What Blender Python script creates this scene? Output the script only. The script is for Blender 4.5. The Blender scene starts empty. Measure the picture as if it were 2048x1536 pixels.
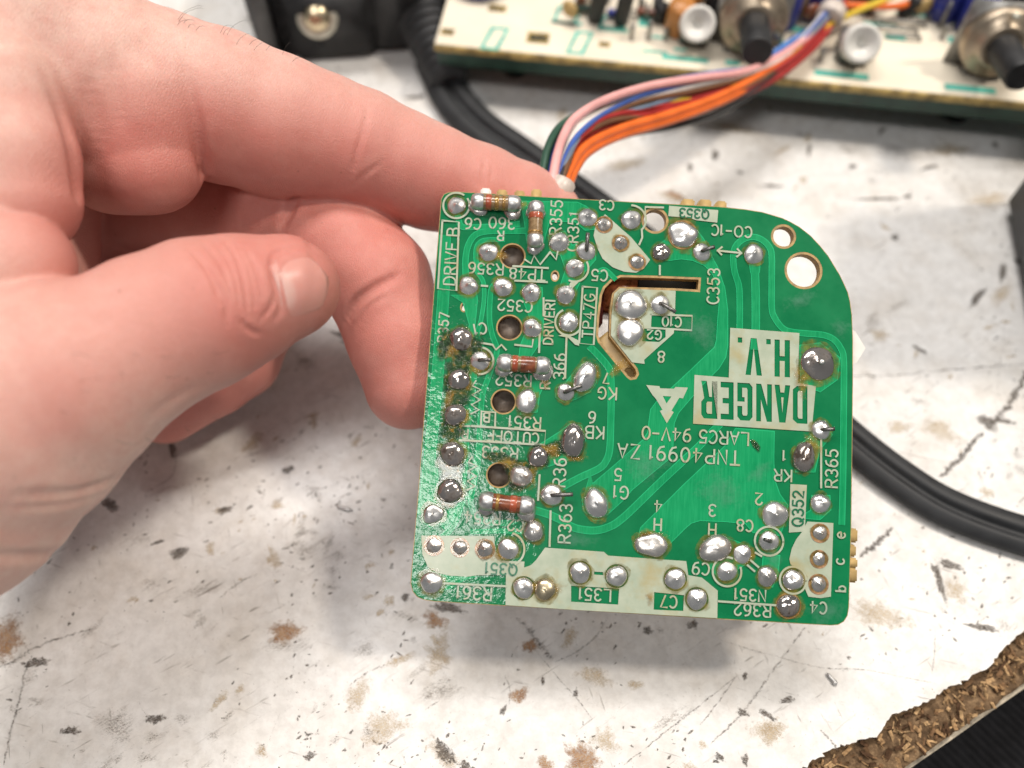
import bpy, bmesh, math, random
import numpy as np
from mathutils import Vector, Matrix, noise as mnoise

random.seed(7)
rng = np.random.default_rng(7)
S = 0.001                                    # everything below is written in millimetres
sc = bpy.context.scene
C = sc.collection

# ------------------------------------------------------------------ camera, world, lamps, exposure
PITCH = math.radians(30.0)                   # camera looks down, 30 degrees off the plumb line
CAM_H = 152.0                                # lens height above the bench top
FPX = 1704.0                                 # focal length in photograph pixels (2048 wide)
cam_d = bpy.data.cameras.new('camera')
cam = bpy.data.objects.new('camera', cam_d); C.objects.link(cam)
cam.location = (0, 0, CAM_H*S); cam.rotation_euler = (PITCH, 0, 0)
cam_d.sensor_width = 36; cam_d.lens = 36*FPX/2048
cam_d.clip_start = 0.005; cam_d.clip_end = 20
cam_d.dof.use_dof = True; cam_d.dof.focus_distance = 0.134; cam_d.dof.aperture_fstop = 9.8
sc.camera = cam

world = bpy.data.worlds.new('World'); sc.world = world; world.use_nodes = True
bg = world.node_tree.nodes['Background']
bg.inputs[0].default_value = (0.96, 0.98, 1.0, 1); bg.inputs[1].default_value = 0.19

def area_lamp(name, loc, target, size, power, col):
    d = bpy.data.lights.new(name, 'AREA'); d.shape = 'RECTANGLE'
    d.size, d.size_y = size; d.energy = power; d.color = col
    o = bpy.data.objects.new(name, d); C.objects.link(o)
    o.location = loc
    o.rotation_euler = (Vector(target)-Vector(loc)).to_track_quat('-Z', 'Y').to_euler()
    return o
area_lamp('bench_lamp', (0.95, 0.22, 1.40), (-0.02, 0.08, 0), (0.14, 0.18), 13.2, (1.0, 0.90, 0.78))
area_lamp('ceiling_lamp', (-0.16, 0.66, 1.55), (0, 0.08, 0), (1.20, 0.26), 19.5, (1.0, 0.95, 0.90))
area_lamp('rear_ceiling_lamp', (-0.20, -0.50, 1.25), (0, 0.05, 0), (0.36, 0.20), 3.8, (1.0, 0.97, 0.94))

vs = sc.view_settings
vs.view_transform = 'Standard'; vs.look = 'None'; vs.gamma = 1; vs.exposure = 0.25
vs.use_curve_mapping = False
sc.render.engine = 'CYCLES'
sc.cycles.use_denoising = True
sc.cycles.max_bounces = 6; sc.cycles.diffuse_bounces = 3; sc.cycles.glossy_bounces = 3; sc.cycles.transparent_max_bounces = 10
sc.cycles.caustics_reflective = False; sc.cycles.caustics_refractive = False
sc.cycles.use_adaptive_sampling = True; sc.cycles.adaptive_threshold = 0.02
sc.cycles.sample_clamp_indirect = 6.0

# ------------------------------------------------------------------ where things stand
cp, sp = math.cos(PITCH), math.sin(PITCH)
CAMP = np.array([0, 0, CAM_H])
RW = np.array([[1, 0, 0], [0, cp, -sp], [0, sp, cp]])          # columns: right, up, back
def cam_ray(x, y): return np.array([(x-1024)/FPX, -(y-768)/FPX, -1.0])
def camspace(x, y, d): return cam_ray(x, y)*d                  # camera-frame mm
def world_pt(x, y, d): return CAMP + RW @ camspace(x, y, d)    # world mm
def on_plane(x, y, z=0.0):                                     # point on a horizontal plane
    r = RW @ cam_ray(x, y)
    return CAMP + r*((z-CAM_H)/r[2])

# ------------------------------------------------------------------ mesh helpers
def tag(o, label=None, cat=None, group=None, kind=None):
    if label: o['label'] = label
    if cat: o['category'] = cat
    if group: o['group'] = group
    if kind: o['kind'] = kind
    return o
def empty(name, loc=(0, 0, 0), mw=None):
    o = bpy.data.objects.new(name, None); C.objects.link(o)
    o.empty_display_size = 0.005
    if mw is not None: o.matrix_world = mw
    else: o.location = Vector(loc)*S
    return o
def link(name, me, parent=None, mat=None, smooth=True):
    if mat is not None and not me.materials: me.materials.append(mat)
    if smooth and len(me.polygons): me.polygons.foreach_set('use_smooth', [True]*len(me.polygons))
    o = bpy.data.objects.new(name, me); C.objects.link(o)
    if parent is not None: o.parent = parent
    return o
def mesh(name, v, f, mat=None, parent=None, smooth=True):
    me = bpy.data.meshes.new(name)
    me.from_pydata([tuple(float(c)*S for c in p) for p in v], [], [tuple(int(i) for i in q) for q in f])
    me.update()
    return link(name, me, parent, mat, smooth)
class MB:                                                      # collects shapes into one mesh
    def __init__(s): s.v, s.f = [], []
    def add(s, v, f):
        n = len(s.v); s.v += [tuple(p) for p in v]; s.f += [tuple(i+n for i in q) for q in f]; return s
    def box(s, c, d, R=None, bev=0.0):
        c = np.array(c, float); h = np.array(d, float)/2
        b = min(bev, h.min()*0.9)
        if b <= 0:
            P = np.array([[x, y, z] for z in (-1, 1) for y in (-1, 1) for x in (-1, 1)])*h
            F = [(0, 2, 3, 1), (4, 5, 7, 6), (0, 1, 5, 4), (2, 6, 7, 3), (0, 4, 6, 2), (1, 3, 7, 5)]
        else:
            bm = bmesh.new(); bmesh.ops.create_cube(bm, size=1)
            for v in bm.verts: v.co = Vector((v.co.x*2*h[0], v.co.y*2*h[1], v.co.z*2*h[2]))
            bmesh.ops.bevel(bm, geom=bm.edges[:], offset=b, segments=2, affect='EDGES')
            bm.verts.index_update()
            P = np.array([v.co[:] for v in bm.verts]); F = [tuple(v.index for v in q.verts) for q in bm.faces]; bm.free()
        if R is not None: P = P @ np.array(R).T
        return s.add(P+c, F)
    def lathe(s, prof, o=(0, 0, 0), axis=(0, 0, 1), n=20, close=True):
        a = np.array(axis, float); a /= np.linalg.norm(a)
        t = np.array([1, 0, 0]) if abs(a[0]) < 0.9 else np.array([0, 1, 0])
        u = np.cross(t, a); u /= np.linalg.norm(u); w = np.cross(a, u)
        o = np.array(o, float); V = []; F = []
        for r, z in prof:
            for k in range(n):
                th = 2*math.pi*k/n
                V.append(o+a*z+(u*math.cos(th)+w*math.sin(th))*r)
        m = len(prof)
        for i in range(m-1):
            for k in range(n):
                k2 = (k+1) % n
                F.append((i*n+k, i*n+k2, (i+1)*n+k2, (i+1)*n+k))
        if close:
            F.append(tuple(range(n-1, -1, -1))); F.append(tuple((m-1)*n+k for k in range(n)))
        return s.add(V, F)
    def tube(s, pts, r, n=10, prof=None, up=None, cap=True):
        P = np.array(pts, float); m = len(P)
        rr = np.full(m, r, float) if np.isscalar(r) else np.array(r, float)
        T = np.gradient(P, axis=0); T /= np.linalg.norm(T, axis=1)[:, None]
        u = np.array(up if up is not None else ([0, 0, 1] if abs(T[0][2]) < 0.9 else [1, 0, 0]), float)
        V = []; F = []
        if prof is None: prof = [(math.cos(2*math.pi*k/n), math.sin(2*math.pi*k/n)) for k in range(n)]
        n = len(prof)
        for i in range(m):
            if up is None and i: pass
            b = np.cross(T[i], u); b /= np.linalg.norm(b)+1e-12
            c = np.cross(b, T[i])
            if up is None: u = c
            for (x, y) in prof: V.append(P[i]+(b*x+c*y)*rr[i])
        for i in range(m-1):
            for k in range(n):
                k2 = (k+1) % n
                F.append((i*n+k, i*n+k2, (i+1)*n+k2, (i+1)*n+k))
        if cap:
            F.append(tuple(range(n-1, -1, -1))); F.append(tuple((m-1)*n+k for k in range(n)))
        return s.add(V, F)
    def build(s, name, mat, parent=None, smooth=True): return mesh(name, s.v, s.f, mat, parent, smooth)
def sharp(o, deg=35):
    me = o.data
    try: me.set_sharp_from_angle(angle=math.radians(deg))
    except Exception: pass
    return o
def spline(P, n=8):                                            # Catmull-Rom
    P = [np.array(p, float) for p in P]
    P = [2*P[0]-P[1]]+P+[2*P[-1]-P[-2]]
    out = []
    for i in range(1, len(P)-2):
        for k in range(n):
            t = k/n; a, b, c, d = P[i-1], P[i], P[i+1], P[i+2]
            out.append(0.5*((2*b)+(c-a)*t+(2*a-5*b+4*c-d)*t*t+(3*b-a-3*c+d)*t**3))
    out.append(P[-2]); return np.array(out)
_dg = None
def fill(name, loops, z0, z1, mat, parent=None):               # flat shape with holes, z0..z1 thick
    cu = bpy.data.curves.new('tmp', 'CURVE'); cu.dimensions = '2D'; cu.fill_mode = 'BOTH'
    for L in loops:
        sp_ = cu.splines.new('POLY'); sp_.points.add(len(L)-1)
        for p, (x, y) in zip(sp_.points, L): p.co = (x*S, y*S, 0, 1)
        sp_.use_cyclic_u = True
    cu.extrude = (z1-z0)/2*S
    o = bpy.data.objects.new('tmp', cu); C.objects.link(o)
    dg = bpy.context.evaluated_depsgraph_get()
    me = bpy.data.meshes.new_from_object(o.evaluated_get(dg)); me.name = name
    bpy.data.objects.remove(o); bpy.data.curves.remove(cu)
    me.transform(Matrix.Translation((0, 0, (z0+z1)/2*S)))
    me.materials.clear()
    return link(name, me, parent, mat, smooth=False)

# ------------------------------------------------------------------ materials
class NT:
    def __init__(s, name):
        s.m = bpy.data.materials.new(name); s.m.use_nodes = True; s.t = s.m.node_tree
        s.b = s.t.nodes['Principled BSDF']; s.out = s.t.nodes['Material Output']
    def n(s, typ, **kw):
        x = s.t.nodes.new('ShaderNode'+typ)
        for k, v in kw.items():
            if k.startswith('i_'):
                key = k[2:]; x.inputs[int(key) if key.isdigit() else key].default_value = v
            else: setattr(x, k, v)
        return x
    def l(s, a, b): s.t.links.new(a, b)
    def setb(s, **kw):
        for k, v in kw.items():
            key = k.replace('_', ' ')
            s.b.inputs[key].default_value = (*v, 1) if s.b.inputs[key].type == 'RGBA' else v
        return s
    def coords(s, scale=1000.0, stretch=(1, 1, 1), rot=(0, 0, 0), kind='Object'):
        tc = s.n('TexCoord'); mp = s.n('Mapping')
        mp.inputs['Scale'].default_value = tuple(scale*q for q in stretch); mp.inputs['Rotation'].default_value = rot
        s.l(tc.outputs[kind], mp.inputs[0]); return mp.outputs[0]
    def noise(s, co, scale, detail=4, rough=0.55, dist=0.0):
        x = s.n('TexNoise', i_Scale=scale, i_Detail=detail, i_Roughness=rough, i_Distortion=dist)
        s.l(co, x.inputs['Vector']); return x.outputs[0]
    def ramp(s, fac, stops, interp='LINEAR'):
        r = s.n('ValToRGB'); r.color_ramp.interpolation = interp
        e = r.color_ramp.elements
        while len(e) < len(stops): e.new(0.5)
        for q, (p, c) in zip(e, stops):
            q.position = p; q.color = (*c, 1) if isinstance(c, tuple) else (c, c, c, 1)
        s.l(fac, r.inputs[0]); return r.outputs[0]
    def mix(s, fac, a, b, typ='MIX'):
        x = s.n('Mix', data_type='RGBA', blend_type=typ)
        for val, i in ((fac, 0), (a, 6), (b, 7)):
            if hasattr(val, 'is_linked') or hasattr(val, 'links'): s.l(val, x.inputs[i])
            else: x.inputs[i].default_value = (*val, 1) if isinstance(val, tuple) else val
        return x.outputs[2]
    def math(s, op, a, b=0.0):
        x = s.n('Math', operation=op)
        for val, i in ((a, 0), (b, 1)):
            if hasattr(val, 'links'): s.l(val, x.inputs[i])
            else: x.inputs[i].default_value = val
        return x.outputs[0]
    def bump(s, h, dist, strength=1.0, chain=None):
        x = s.n('Bump', i_Strength=strength, i_Distance=dist*S); s.l(h, x.inputs['Height'])
        if chain is not None: s.l(chain, x.inputs['Normal'])
        return x.outputs[0]
    def to(s, sock, name): s.l(sock, s.b.inputs[name]); return s

def plain(name, col, rough=0.5, metal=0.0, var=0.12, nscale=0.8, bump=0.0, coat=0.0, spec=None):
    t = NT(name); co = t.coords()
    nz = t.noise(co, nscale, 4)
    c2 = tuple(max(0, q*(1-var*1.6)) for q in col); c1 = tuple(min(1, q*(1+var)) for q in col)
    t.to(t.ramp(nz, [(0.3, c2), (0.7, c1)]), 'Base Color')
    t.to(t.ramp(nz, [(0.25, max(0.02, rough-0.08)), (0.75, min(1, rough+0.08))]), 'Roughness')
    t.setb(Metallic=metal)
    if spec is not None: t.b.inputs['Specular IOR Level'].default_value = spec
    if coat: t.setb(Coat_Weight=coat, Coat_Roughness=0.08)
    if bump: t.to(t.bump(t.noise(co, nscale*4, 3), bump), 'Normal')
    return t.m
M = {}
def brown_clouds(t, co): return t.noise(co, 0.05, 5, 0.6)
# --- bench laminate: dirty white, scratched
t = NT('laminate'); co = t.coords()
big = t.noise(co, 0.018, 5, 0.6); med = t.noise(co, 0.09, 6, 0.65)
base = t.ramp(big, [(0.3, (0.69, 0.675, 0.65)), (0.55, (0.76, 0.75, 0.735)), (0.75, (0.73, 0.70, 0.65))])
base = t.mix(t.ramp(med, [(0.47, 0.0), (0.75, 0.45)]), base, (0.52, 0.45, 0.37))
base = t.mix(t.ramp(t.noise(t.coords(1000, (0.6, 1.4, 1), (0, 0, -0.5)), 0.06, 6, 0.7, 0.6), [(0.5, 0.0), (0.7, 0.22)]), base, (0.50, 0.47, 0.43))
def streaks(ang, sx, sy, th, scale):
    mp = t.coords(1000, (1, 1, 1), (0, 0, math.radians(ang)))
    mp2 = t.n('Mapping'); mp2.inputs['Scale'].default_value = (sx, sy, 1); t.l(mp, mp2.inputs[0])
    return t.ramp(t.noise(mp2.outputs[0], scale, 3, 0.6, 0.3), [(th, 0.0), (th+0.07, 1.0)])
gate = t.ramp(t.noise(co, 0.045, 3), [(0.42, 0.0), (0.62, 1.0)])
s1 = streaks(-32, 0.12, 1.3, 0.645, 0.9); s2 = streaks(15, 0.16, 1.6, 0.665, 0.7); s3 = streaks(70, 0.2, 2.2, 0.68, 0.6)
st = t.math('MAXIMUM', t.math('MAXIMUM', s1, s2), s3)
st = t.math('MULTIPLY', st, t.math('ADD', t.math('MULTIPLY', gate, 0.55), 0.22))
base = t.mix(st, base, (0.22, 0.19, 0.165))
fine = t.ramp(t.noise(co, 1.9, 2, 0.7), [(0.62, 0.0), (0.74, 0.75)])
fine = t.math('MULTIPLY', fine, t.ramp(t.noise(co, 0.12, 4), [(0.45, 0.05), (0.68, 0.9)]))
base = t.mix(fine, base, (0.20, 0.16, 0.13))
mott = t.ramp(t.noise(co, 0.4, 5, 0.7), [(0.36, (0.80, 0.79, 0.78)), (0.6, (1, 1, 1))])
base = t.mix(0.75, base, mott, 'MULTIPLY')
t.to(base, 'Base Color'); t.to(t.ramp(med, [(0.3, 0.32), (0.7, 0.55)]), 'Roughness')
t.to(t.bump(t.math('ADD', t.noise(co, 0.8, 4), t.math('MULTIPLY', st, -1.2)), 0.05), 'Normal')
M['laminate'] = t.m
def alpha_mat(name, c1, c2, th, nscale, rough=0.6, width=0.12, top=1.0, stretch=(1, 1, 1), spec=0.4, rot=0.0, grain=3.5, glow=0.15):
    """dirt with ragged see-through edges; 'fade' runs 1 at the middle of a mark to 0 at its rim"""
    t = NT(name); co = t.coords(1000, stretch)
    at = t.n('Attribute', attribute_name='fade')
    if rot:
        m0 = t.coords(1000, (1, 1, 1), (0, 0, rot)); m1 = t.n('Mapping'); m1.inputs['Scale'].default_value = stretch; t.l(m0, m1.inputs[0]); co = m1.outputs[0]
    nz = t.noise(co, nscale, 6, 0.75, 0.4)
    a = t.math('ADD', t.math('MULTIPLY', at.outputs['Fac'], 0.62), t.math('SUBTRACT', nz, 0.5))
    gr = t.ramp(t.noise(t.coords(1000, (0.8, 1.6, 1), (0, 0, -0.6)), grain, 3, 0.7), [(0.42, glow), (0.60, 1.0)])
    t.to(t.math('MULTIPLY', t.ramp(a, [(th, 0.0), (th+width, top)]), gr), 'Alpha')
    t.to(t.ramp(t.noise(co, nscale*0.6, 3), [(0.3, c1), (0.7, c2)]), 'Base Color')
    t.setb(Roughness=rough); t.b.inputs['Specular IOR Level'].default_value = spec
    return t.m
M['dirt_dark'] = alpha_mat('dark_grime', (0.035, 0.028, 0.022), (0.15, 0.12, 0.095), 0.22, 1.8, width=0.14, glow=0.35)
M['dirt_brown'] = alpha_mat('rust_brown_stain', (0.27, 0.12, 0.045), (0.46, 0.28, 0.14), 0.12, 1.1, width=0.28, top=0.95, glow=0.45)
M['dirt_tan'] = alpha_mat('tan_stain', (0.46, 0.34, 0.20), (0.64, 0.54, 0.40), 0.20, 0.9, width=0.34, top=0.85, glow=0.3)
M['dirt_grey'] = alpha_mat('grey_scuff', (0.14, 0.12, 0.10), (0.36, 0.31, 0.26), 0.34, 1.4, width=0.30, top=0.62, stretch=(0.32, 1.5, 1), rot=-0.6, glow=0.0)
M['crack'] = alpha_mat('black_crack', (0.045, 0.036, 0.03), (0.19, 0.155, 0.13), 0.22, 1.1, width=0.3, top=0.8)
# --- chipboard
t = NT('chipboard'); co = t.coords(); a = t.noise(co, 0.55, 6, 0.75)
t.to(t.ramp(a, [(0.3, (0.05, 0.032, 0.019)), (0.5, (0.15, 0.095, 0.054)), (0.70, (0.34, 0.225, 0.125))]), 'Base Color')
t.setb(Roughness=0.95); t.b.inputs['Specular IOR Level'].default_value = 0.1
t.to(t.bump(t.noise(co, 2.5, 4), 0.3), 'Normal'); M['chip'] = t.m
for k, c in enumerate([(0.36, 0.22, 0.11), (0.20, 0.115, 0.06), (0.48, 0.31, 0.16), (0.09, 0.05, 0.028)]):
    M['flake%d' % k] = plain('wood_flake_%d' % k, c, 0.9, var=0.4, nscale=1.5, spec=0.1)
M['lam_edge'] = plain('laminate_edge', (0.42, 0.36, 0.27), 0.6, var=0.4, nscale=0.5)
M['ribbed'] = plain('black_rib', (0.016, 0.016, 0.018), 0.9, var=0.3, nscale=0.5, spec=0.2)
# --- circuit board
def mask_mat(name, col, striate):
    t = NT(name); co = t.coords()
    n1 = t.noise(co, 0.16, 4, 0.6)
    c = t.ramp(n1, [(0.3, tuple(q*0.86 for q in col)), (0.7, tuple(min(1, q*1.12) for q in col))])
    if striate:
        ln = t.noise(t.coords(1000, (1.0, 0.06, 1)), 5.0, 2)
        c = t.mix(t.ramp(ln, [(0.4, 0.0), (0.7, 0.42)]), c, (col[0]+0.02, min(1, col[1]*1.5), col[2]*1.7))
    # dull, dusty film here and there
    du = t.ramp(t.noise(co, 0.33, 6, 0.75), [(0.66, 0.0), (0.8, 0.10)])
    c = t.mix(du, c, (0.25, 0.42, 0.34))
    t.to(c, 'Base Color')
    t.setb(Coat_Weight=0.8, Coat_Roughness=0.035, Coat_IOR=1.45); t.b.inputs['Specular IOR Level'].default_value = 0.12
    t.to(t.ramp(n1, [(0.3, 0.22), (0.7, 0.42)]), 'Roughness')
    # sticky flux varnish makes the left margin lumpy
    sx = t.n('SeparateXYZ'); t.l(co, sx.inputs[0])
    left = t.ramp(t.math('ADD', t.math('MULTIPLY', sx.outputs[0], -0.02), -0.08), [(0.06, 0.0), (0.5, 1.0)])
    wob = t.noise(co, 0.9, 3, 0.6)
    h = t.math('ADD', t.math('MULTIPLY', t.noise(co, 0.25, 2), 0.35), t.math('MULTIPLY', t.math('MULTIPLY', wob, left), 0.42))
    nb = t.bump(h, 0.13)
    t.to(nb, 'Normal'); t.l(t.bump(h, 0.22), t.b.inputs['Coat Normal'])
    return t.m
M['mask'] = mask_mat('green_solder_mask', (0.000, 0.160, 0.054), False)
M['trace'] = mask_mat('green_masked_copper', (0.001, 0.252, 0.086), True)
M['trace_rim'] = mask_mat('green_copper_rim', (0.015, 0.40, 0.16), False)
M['fr'] = plain('tan_board_core', (0.40, 0.255, 0.095), 0.55, var=0.25, nscale=0.9, bump=0.03)
t = NT('silkscreen'); co = t.coords()
a = t.noise(co, 0.28, 5, 0.65)
t.to(t.mix(t.ramp(t.noise(co, 0.15, 5, 0.6), [(0.50, 0.0), (0.68, 0.75)]),
     t.ramp(a, [(0.3, (0.31, 0.37, 0.27)), (0.7, (0.43, 0.47, 0.36))]), (0.36, 0.30, 0.13)), 'Base Color')
t.setb(Roughness=0.42, Coat_Weight=0.25, Coat_Roughness=0.15); M['silk'] = t.m
M['lettergreen'] = plain('green_knockout', (0.002, 0.13, 0.055), 0.3, var=0.15, coat=0.5)
def solder_mat(name, col, rough, bumpy, grime=0.0, gcol=(0.10, 0.05, 0.015)):
    t = NT(name); co = t.coords(); oi = t.n('ObjectInfo')
    ad = t.n('VectorMath', operation='ADD'); t.l(co, ad.inputs[0])
    cx = t.n('CombineXYZ'); rm = t.math('MULTIPLY', oi.outputs['Random'], 37.0)
    t.l(rm, cx.inputs[0]); t.l(rm, cx.inputs[1]); t.l(cx.outputs[0], ad.inputs[1]); co = ad.outputs[0]
    nz = t.noise(co, 0.8, 4)
    c = t.ramp(nz, [(0.3, tuple(q*0.78 for q in col)), (0.7, col)])
    if grime:
        g = t.ramp(t.noise(co, 0.55, 5, 0.7), [(0.62-grime*0.5, 0.0), (0.75-grime*0.4, 0.9)])
        c = t.mix(g, c, gcol)
        t.to(t.ramp(g, [(0, 0.95), (1, 0.25)]), 'Metallic')
    else: t.setb(Metallic=0.97)
    t.to(c, 'Base Color')
    t.to(t.ramp(nz, [(0.3, rough*0.75), (0.7, rough*1.4)]), 'Roughness')
    t.to(t.bump(t.noise(co, 0.7, 3, 0.55), bumpy), 'Normal')
    return t.m
M['solder'] = solder_mat('bright_solder', (0.92, 0.90, 0.87), 0.26, 0.09)
M['solder_dull'] = solder_mat('dull_solder', (0.74, 0.71, 0.67), 0.25, 0.16, 0.2)
M['solder_dark'] = solder_mat('flux_burnt_solder', (0.52, 0.48, 0.45), 0.13, 0.24, 0.24, (0.035, 0.018, 0.008))
M['solder_gold'] = solder_mat('flux_gilded_solder', (0.62, 0.53, 0.36), 0.26, 0.12)
M['lead'] = plain('clipped_lead', (0.20, 0.19, 0.18), 0.38, 0.85, var=0.3, nscale=2)
M['copper'] = plain('bare_copper_ring', (0.42, 0.23, 0.12), 0.40, 0.3, var=0.5, nscale=1.2, coat=0.5)
t = NT('amber_flux'); co = t.coords()
t.to(t.ramp(t.noise(co, 1.0, 4), [(0.3, (0.22, 0.09, 0.008)), (0.7, (0.55, 0.33, 0.04))]), 'Base Color')
t.setb(Roughness=0.08, Coat_Weight=0.6, Coat_Roughness=0.04)
at = t.n('Attribute', attribute_name='fade')
a = t.math('ADD', t.math('MULTIPLY', at.outputs['Fac'], 0.6), t.math('SUBTRACT', t.noise(co, 1.3, 5, 0.7), 0.5))
t.to(t.ramp(a, [(0.12, 0.0), (0.5, 0.5)]), 'Alpha'); t.to(t.bump(t.noise(co, 1.6, 4), 0.25), 'Normal'); M['flux'] = t.m
t = NT('burnt_flux'); co = t.coords()
t.to(t.ramp(t.noise(co, 1.3, 5), [(0.35, (0.006, 0.014, 0.006)), (0.52, (0.02, 0.075, 0.014)), (0.66, (0.26, 0.15, 0.016))]), 'Base Color')
t.setb(Roughness=0.06, Coat_Weight=1.0, Coat_Roughness=0.03)
at = t.n('Attribute', attribute_name='fade')
a = t.math('ADD', t.math('MULTIPLY', at.outputs['Fac'], 1.0), t.math('MULTIPLY', t.math('SUBTRACT', t.noise(co, 0.7, 3, 0.6), 0.5), 0.8))
t.to(t.ramp(a, [(0.12, 0.0), (0.45, 0.78)]), 'Alpha'); t.to(t.bump(t.noise(co, 1.3, 4, 0.65), 0.5), 'Normal'); M['burnt'] = t.m
t = NT('flux_skirt'); co = t.coords(); at = t.n('Attribute', attribute_name='fade')
t.to(t.ramp(t.noise(co, 0.9, 4), [(0.3, (0.06, 0.06, 0.008)), (0.7, (0.34, 0.24, 0.03))]), 'Base Color'); t.setb(Roughness=0.07, Coat_Weight=0.5)
a = t.math('ADD', t.math('MULTIPLY', at.outputs['Fac'], 0.8), t.math('SUBTRACT', t.noise(co, 0.8, 4, 0.65), 0.5))
t.to(t.ramp(a, [(0.1, 0.0), (0.4, 0.45)]), 'Alpha'); M['skirt'] = t.m
t = NT('handling_film'); co = t.coords(); at = t.n('Attribute', attribute_name='fade')
a = t.math('ADD', t.math('MULTIPLY', at.outputs['Fac'], 0.5), t.math('SUBTRACT', t.noise(co, 1.0, 6, 0.75), 0.5))
t.to(t.ramp(a, [(0.15, 0.0), (0.6, 0.22)]), 'Alpha'); t.setb(Base_Color=(0.20, 0.36, 0.30), Roughness=0.6); M['haze_film'] = t.m
M['res_tan'] = plain('resistor_tan', (0.25, 0.16, 0.075), 0.25, var=0.25, nscale=1.4, coat=0.5)
M['res_brown'] = plain('resistor_brown', (0.20, 0.055, 0.02), 0.3, var=0.35, nscale=1.4, coat=0.5)
M['band_red'] = plain('band_red', (0.36, 0.075, 0.03), 0.3, var=0.2, coat=0.5)
M['band_gold'] = plain('band_gold', (0.36, 0.20, 0.05), 0.28, 0.4, var=0.2, coat=0.5)
M['cap_metal'] = plain('resistor_cap', (0.60, 0.59, 0.58), 0.42, 0.9, var=0.18, nscale=1.3)
M['tube'] = plain('trimmer_grey', (0.27, 0.225, 0.19), 0.45, var=0.25, nscale=0.6)
M['band_dull'] = plain('dull_red_plastic', (0.15, 0.035, 0.03), 0.5, var=0.2)
M['tan_plastic'] = plain('tan_plastic', (0.50, 0.345, 0.14), 0.5, var=0.15, nscale=0.4)
M['white_plastic'] = plain('white_plastic', (0.74, 0.72, 0.67), 0.4, var=0.08, nscale=0.3)
M['tie'] = plain('milky_tie', (0.60, 0.52, 0.46), 0.35, var=0.1)
M['black_plastic'] = plain('black_plastic', (0.018, 0.018, 0.019), 0.5, var=0.3, nscale=0.3)
M['grey_plastic'] = plain('grey_plastic', (0.075, 0.075, 0.075), 0.5, var=0.25, nscale=0.3)
M['rubber'] = plain('black_rubber', (0.019, 0.020, 0.022), 0.58, var=0.25, nscale=0.25, bump=0.015)
M['brass'] = plain('brass', (0.74, 0.62, 0.42), 0.28, 1.0, var=0.15)
M['washer'] = plain('washer', (0.62, 0.60, 0.50), 0.35, 0.6, var=0.15)
M['nickel'] = plain('pot_metal', (0.44, 0.36, 0.27), 0.36, 0.85, var=0.2, nscale=0.3)
M['steel'] = plain('grey_steel', (0.33, 0.32, 0.30), 0.4, 0.8, var=0.2, nscale=0.4)
M['cream'] = plain('cream_board', (0.80, 0.72, 0.58), 0.5, var=0.07, nscale=0.06)
M['cream_edge'] = plain('yellowed_edge', (0.42, 0.30, 0.10), 0.6, var=0.5, nscale=0.25)
M['dgreen'] = plain('dark_green_parts_and_shade', (0.022, 0.06, 0.042), 0.45, var=0.3, nscale=0.2)  # colour of small parts; on the slab below the cream board it paints shade
M['teal'] = plain('teal_print', (0.10, 0.50, 0.40), 0.5, var=0.2, nscale=0.5)
M['orange_cap'] = plain('orange_dip', (0.48, 0.20, 0.05), 0.35, var=0.15)
M['blue_cap'] = plain('blue_dip', (0.02, 0.03, 0.22), 0.35, var=0.15)
WIRE = {'orange': (0.80, 0.155, 0.022), 'red': (0.36, 0.025, 0.022), 'pink': (0.80, 0.40, 0.38), 'white': (0.74, 0.70, 0.66),
        'blue': (0.055, 0.12, 0.40), 'grey': (0.16, 0.20, 0.27), 'green': (0.03, 0.085, 0.055), 'navy': (0.02, 0.03, 0.17),
        'yellow': (0.72, 0.50, 0.035), 'brown': (0.16, 0.075, 0.035), 'black': (0.03, 0.03, 0.03), 'skyblue': (0.10, 0.24, 0.62)}
for k, c in WIRE.items(): M['w_'+k] = plain('wire_'+k, c, 0.36, var=0.1, nscale=0.2)
# --- skin
t = NT('skin'); co = t.coords()
at = t.n('Attribute', attribute_name='red')
mt = t.noise(co, 0.10, 4, 0.6); fi = t.noise(co, 0.55, 4, 0.65)
c = t.ramp(mt, [(0.3, (0.70, 0.45, 0.375)), (0.7, (0.81, 0.58, 0.495))])
c = t.mix(t.ramp(at.outputs['Fac'], [(0, 0.0), (0.6, 0.68), (1, 0.98)]), c, (0.57, 0.20, 0.165))
c = t.mix(t.ramp(fi, [(0.4, 0.0), (0.75, 0.30)]), c, (0.60, 0.24, 0.19))
c = t.mix(t.ramp(t.noise(co, 0.22, 3, 0.6), [(0.44, 0.0), (0.68, 0.40)]), c, (0.66, 0.30, 0.25))
c = t.mix(t.ramp(t.noise(co, 2.6, 3, 0.7), [(0.35, 0.20), (0.6, 0.0)]), c, (0.46, 0.20, 0.15))
vo = t.n('TexVoronoi', i_Scale=0.19); t.l(co, vo.inputs['Vector'])
c = t.mix(t.ramp(vo.outputs['Distance'], [(0.0, 0.65), (0.055, 0.0)]), c, (0.22, 0.08, 0.05))
t.to(c, 'Base Color')
t.setb(Subsurface_Weight=0.16, Subsurface_Radius=(1.0, 0.36, 0.2), Subsurface_Scale=0.0022, Roughness=0.48)
t.b.inputs['Specular IOR Level'].default_value = 0.36
cell = t.n('TexVoronoi', i_Scale=2.3, feature='DISTANCE_TO_EDGE'); t.l(t.coords(1000, (1.5, 0.8, 1), (0, 0, 0.35)), cell.inputs['Vector'])
ridge = t.n('TexWave', i_Scale=0.9, i_Distortion=7.0, i_Detail=4.0); ridge.inputs['Detail Scale'].default_value = 0.8
t.l(t.coords(1000, (1, 1, 1), (0, 0, 0.35)), ridge.inputs['Vector'])
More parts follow.
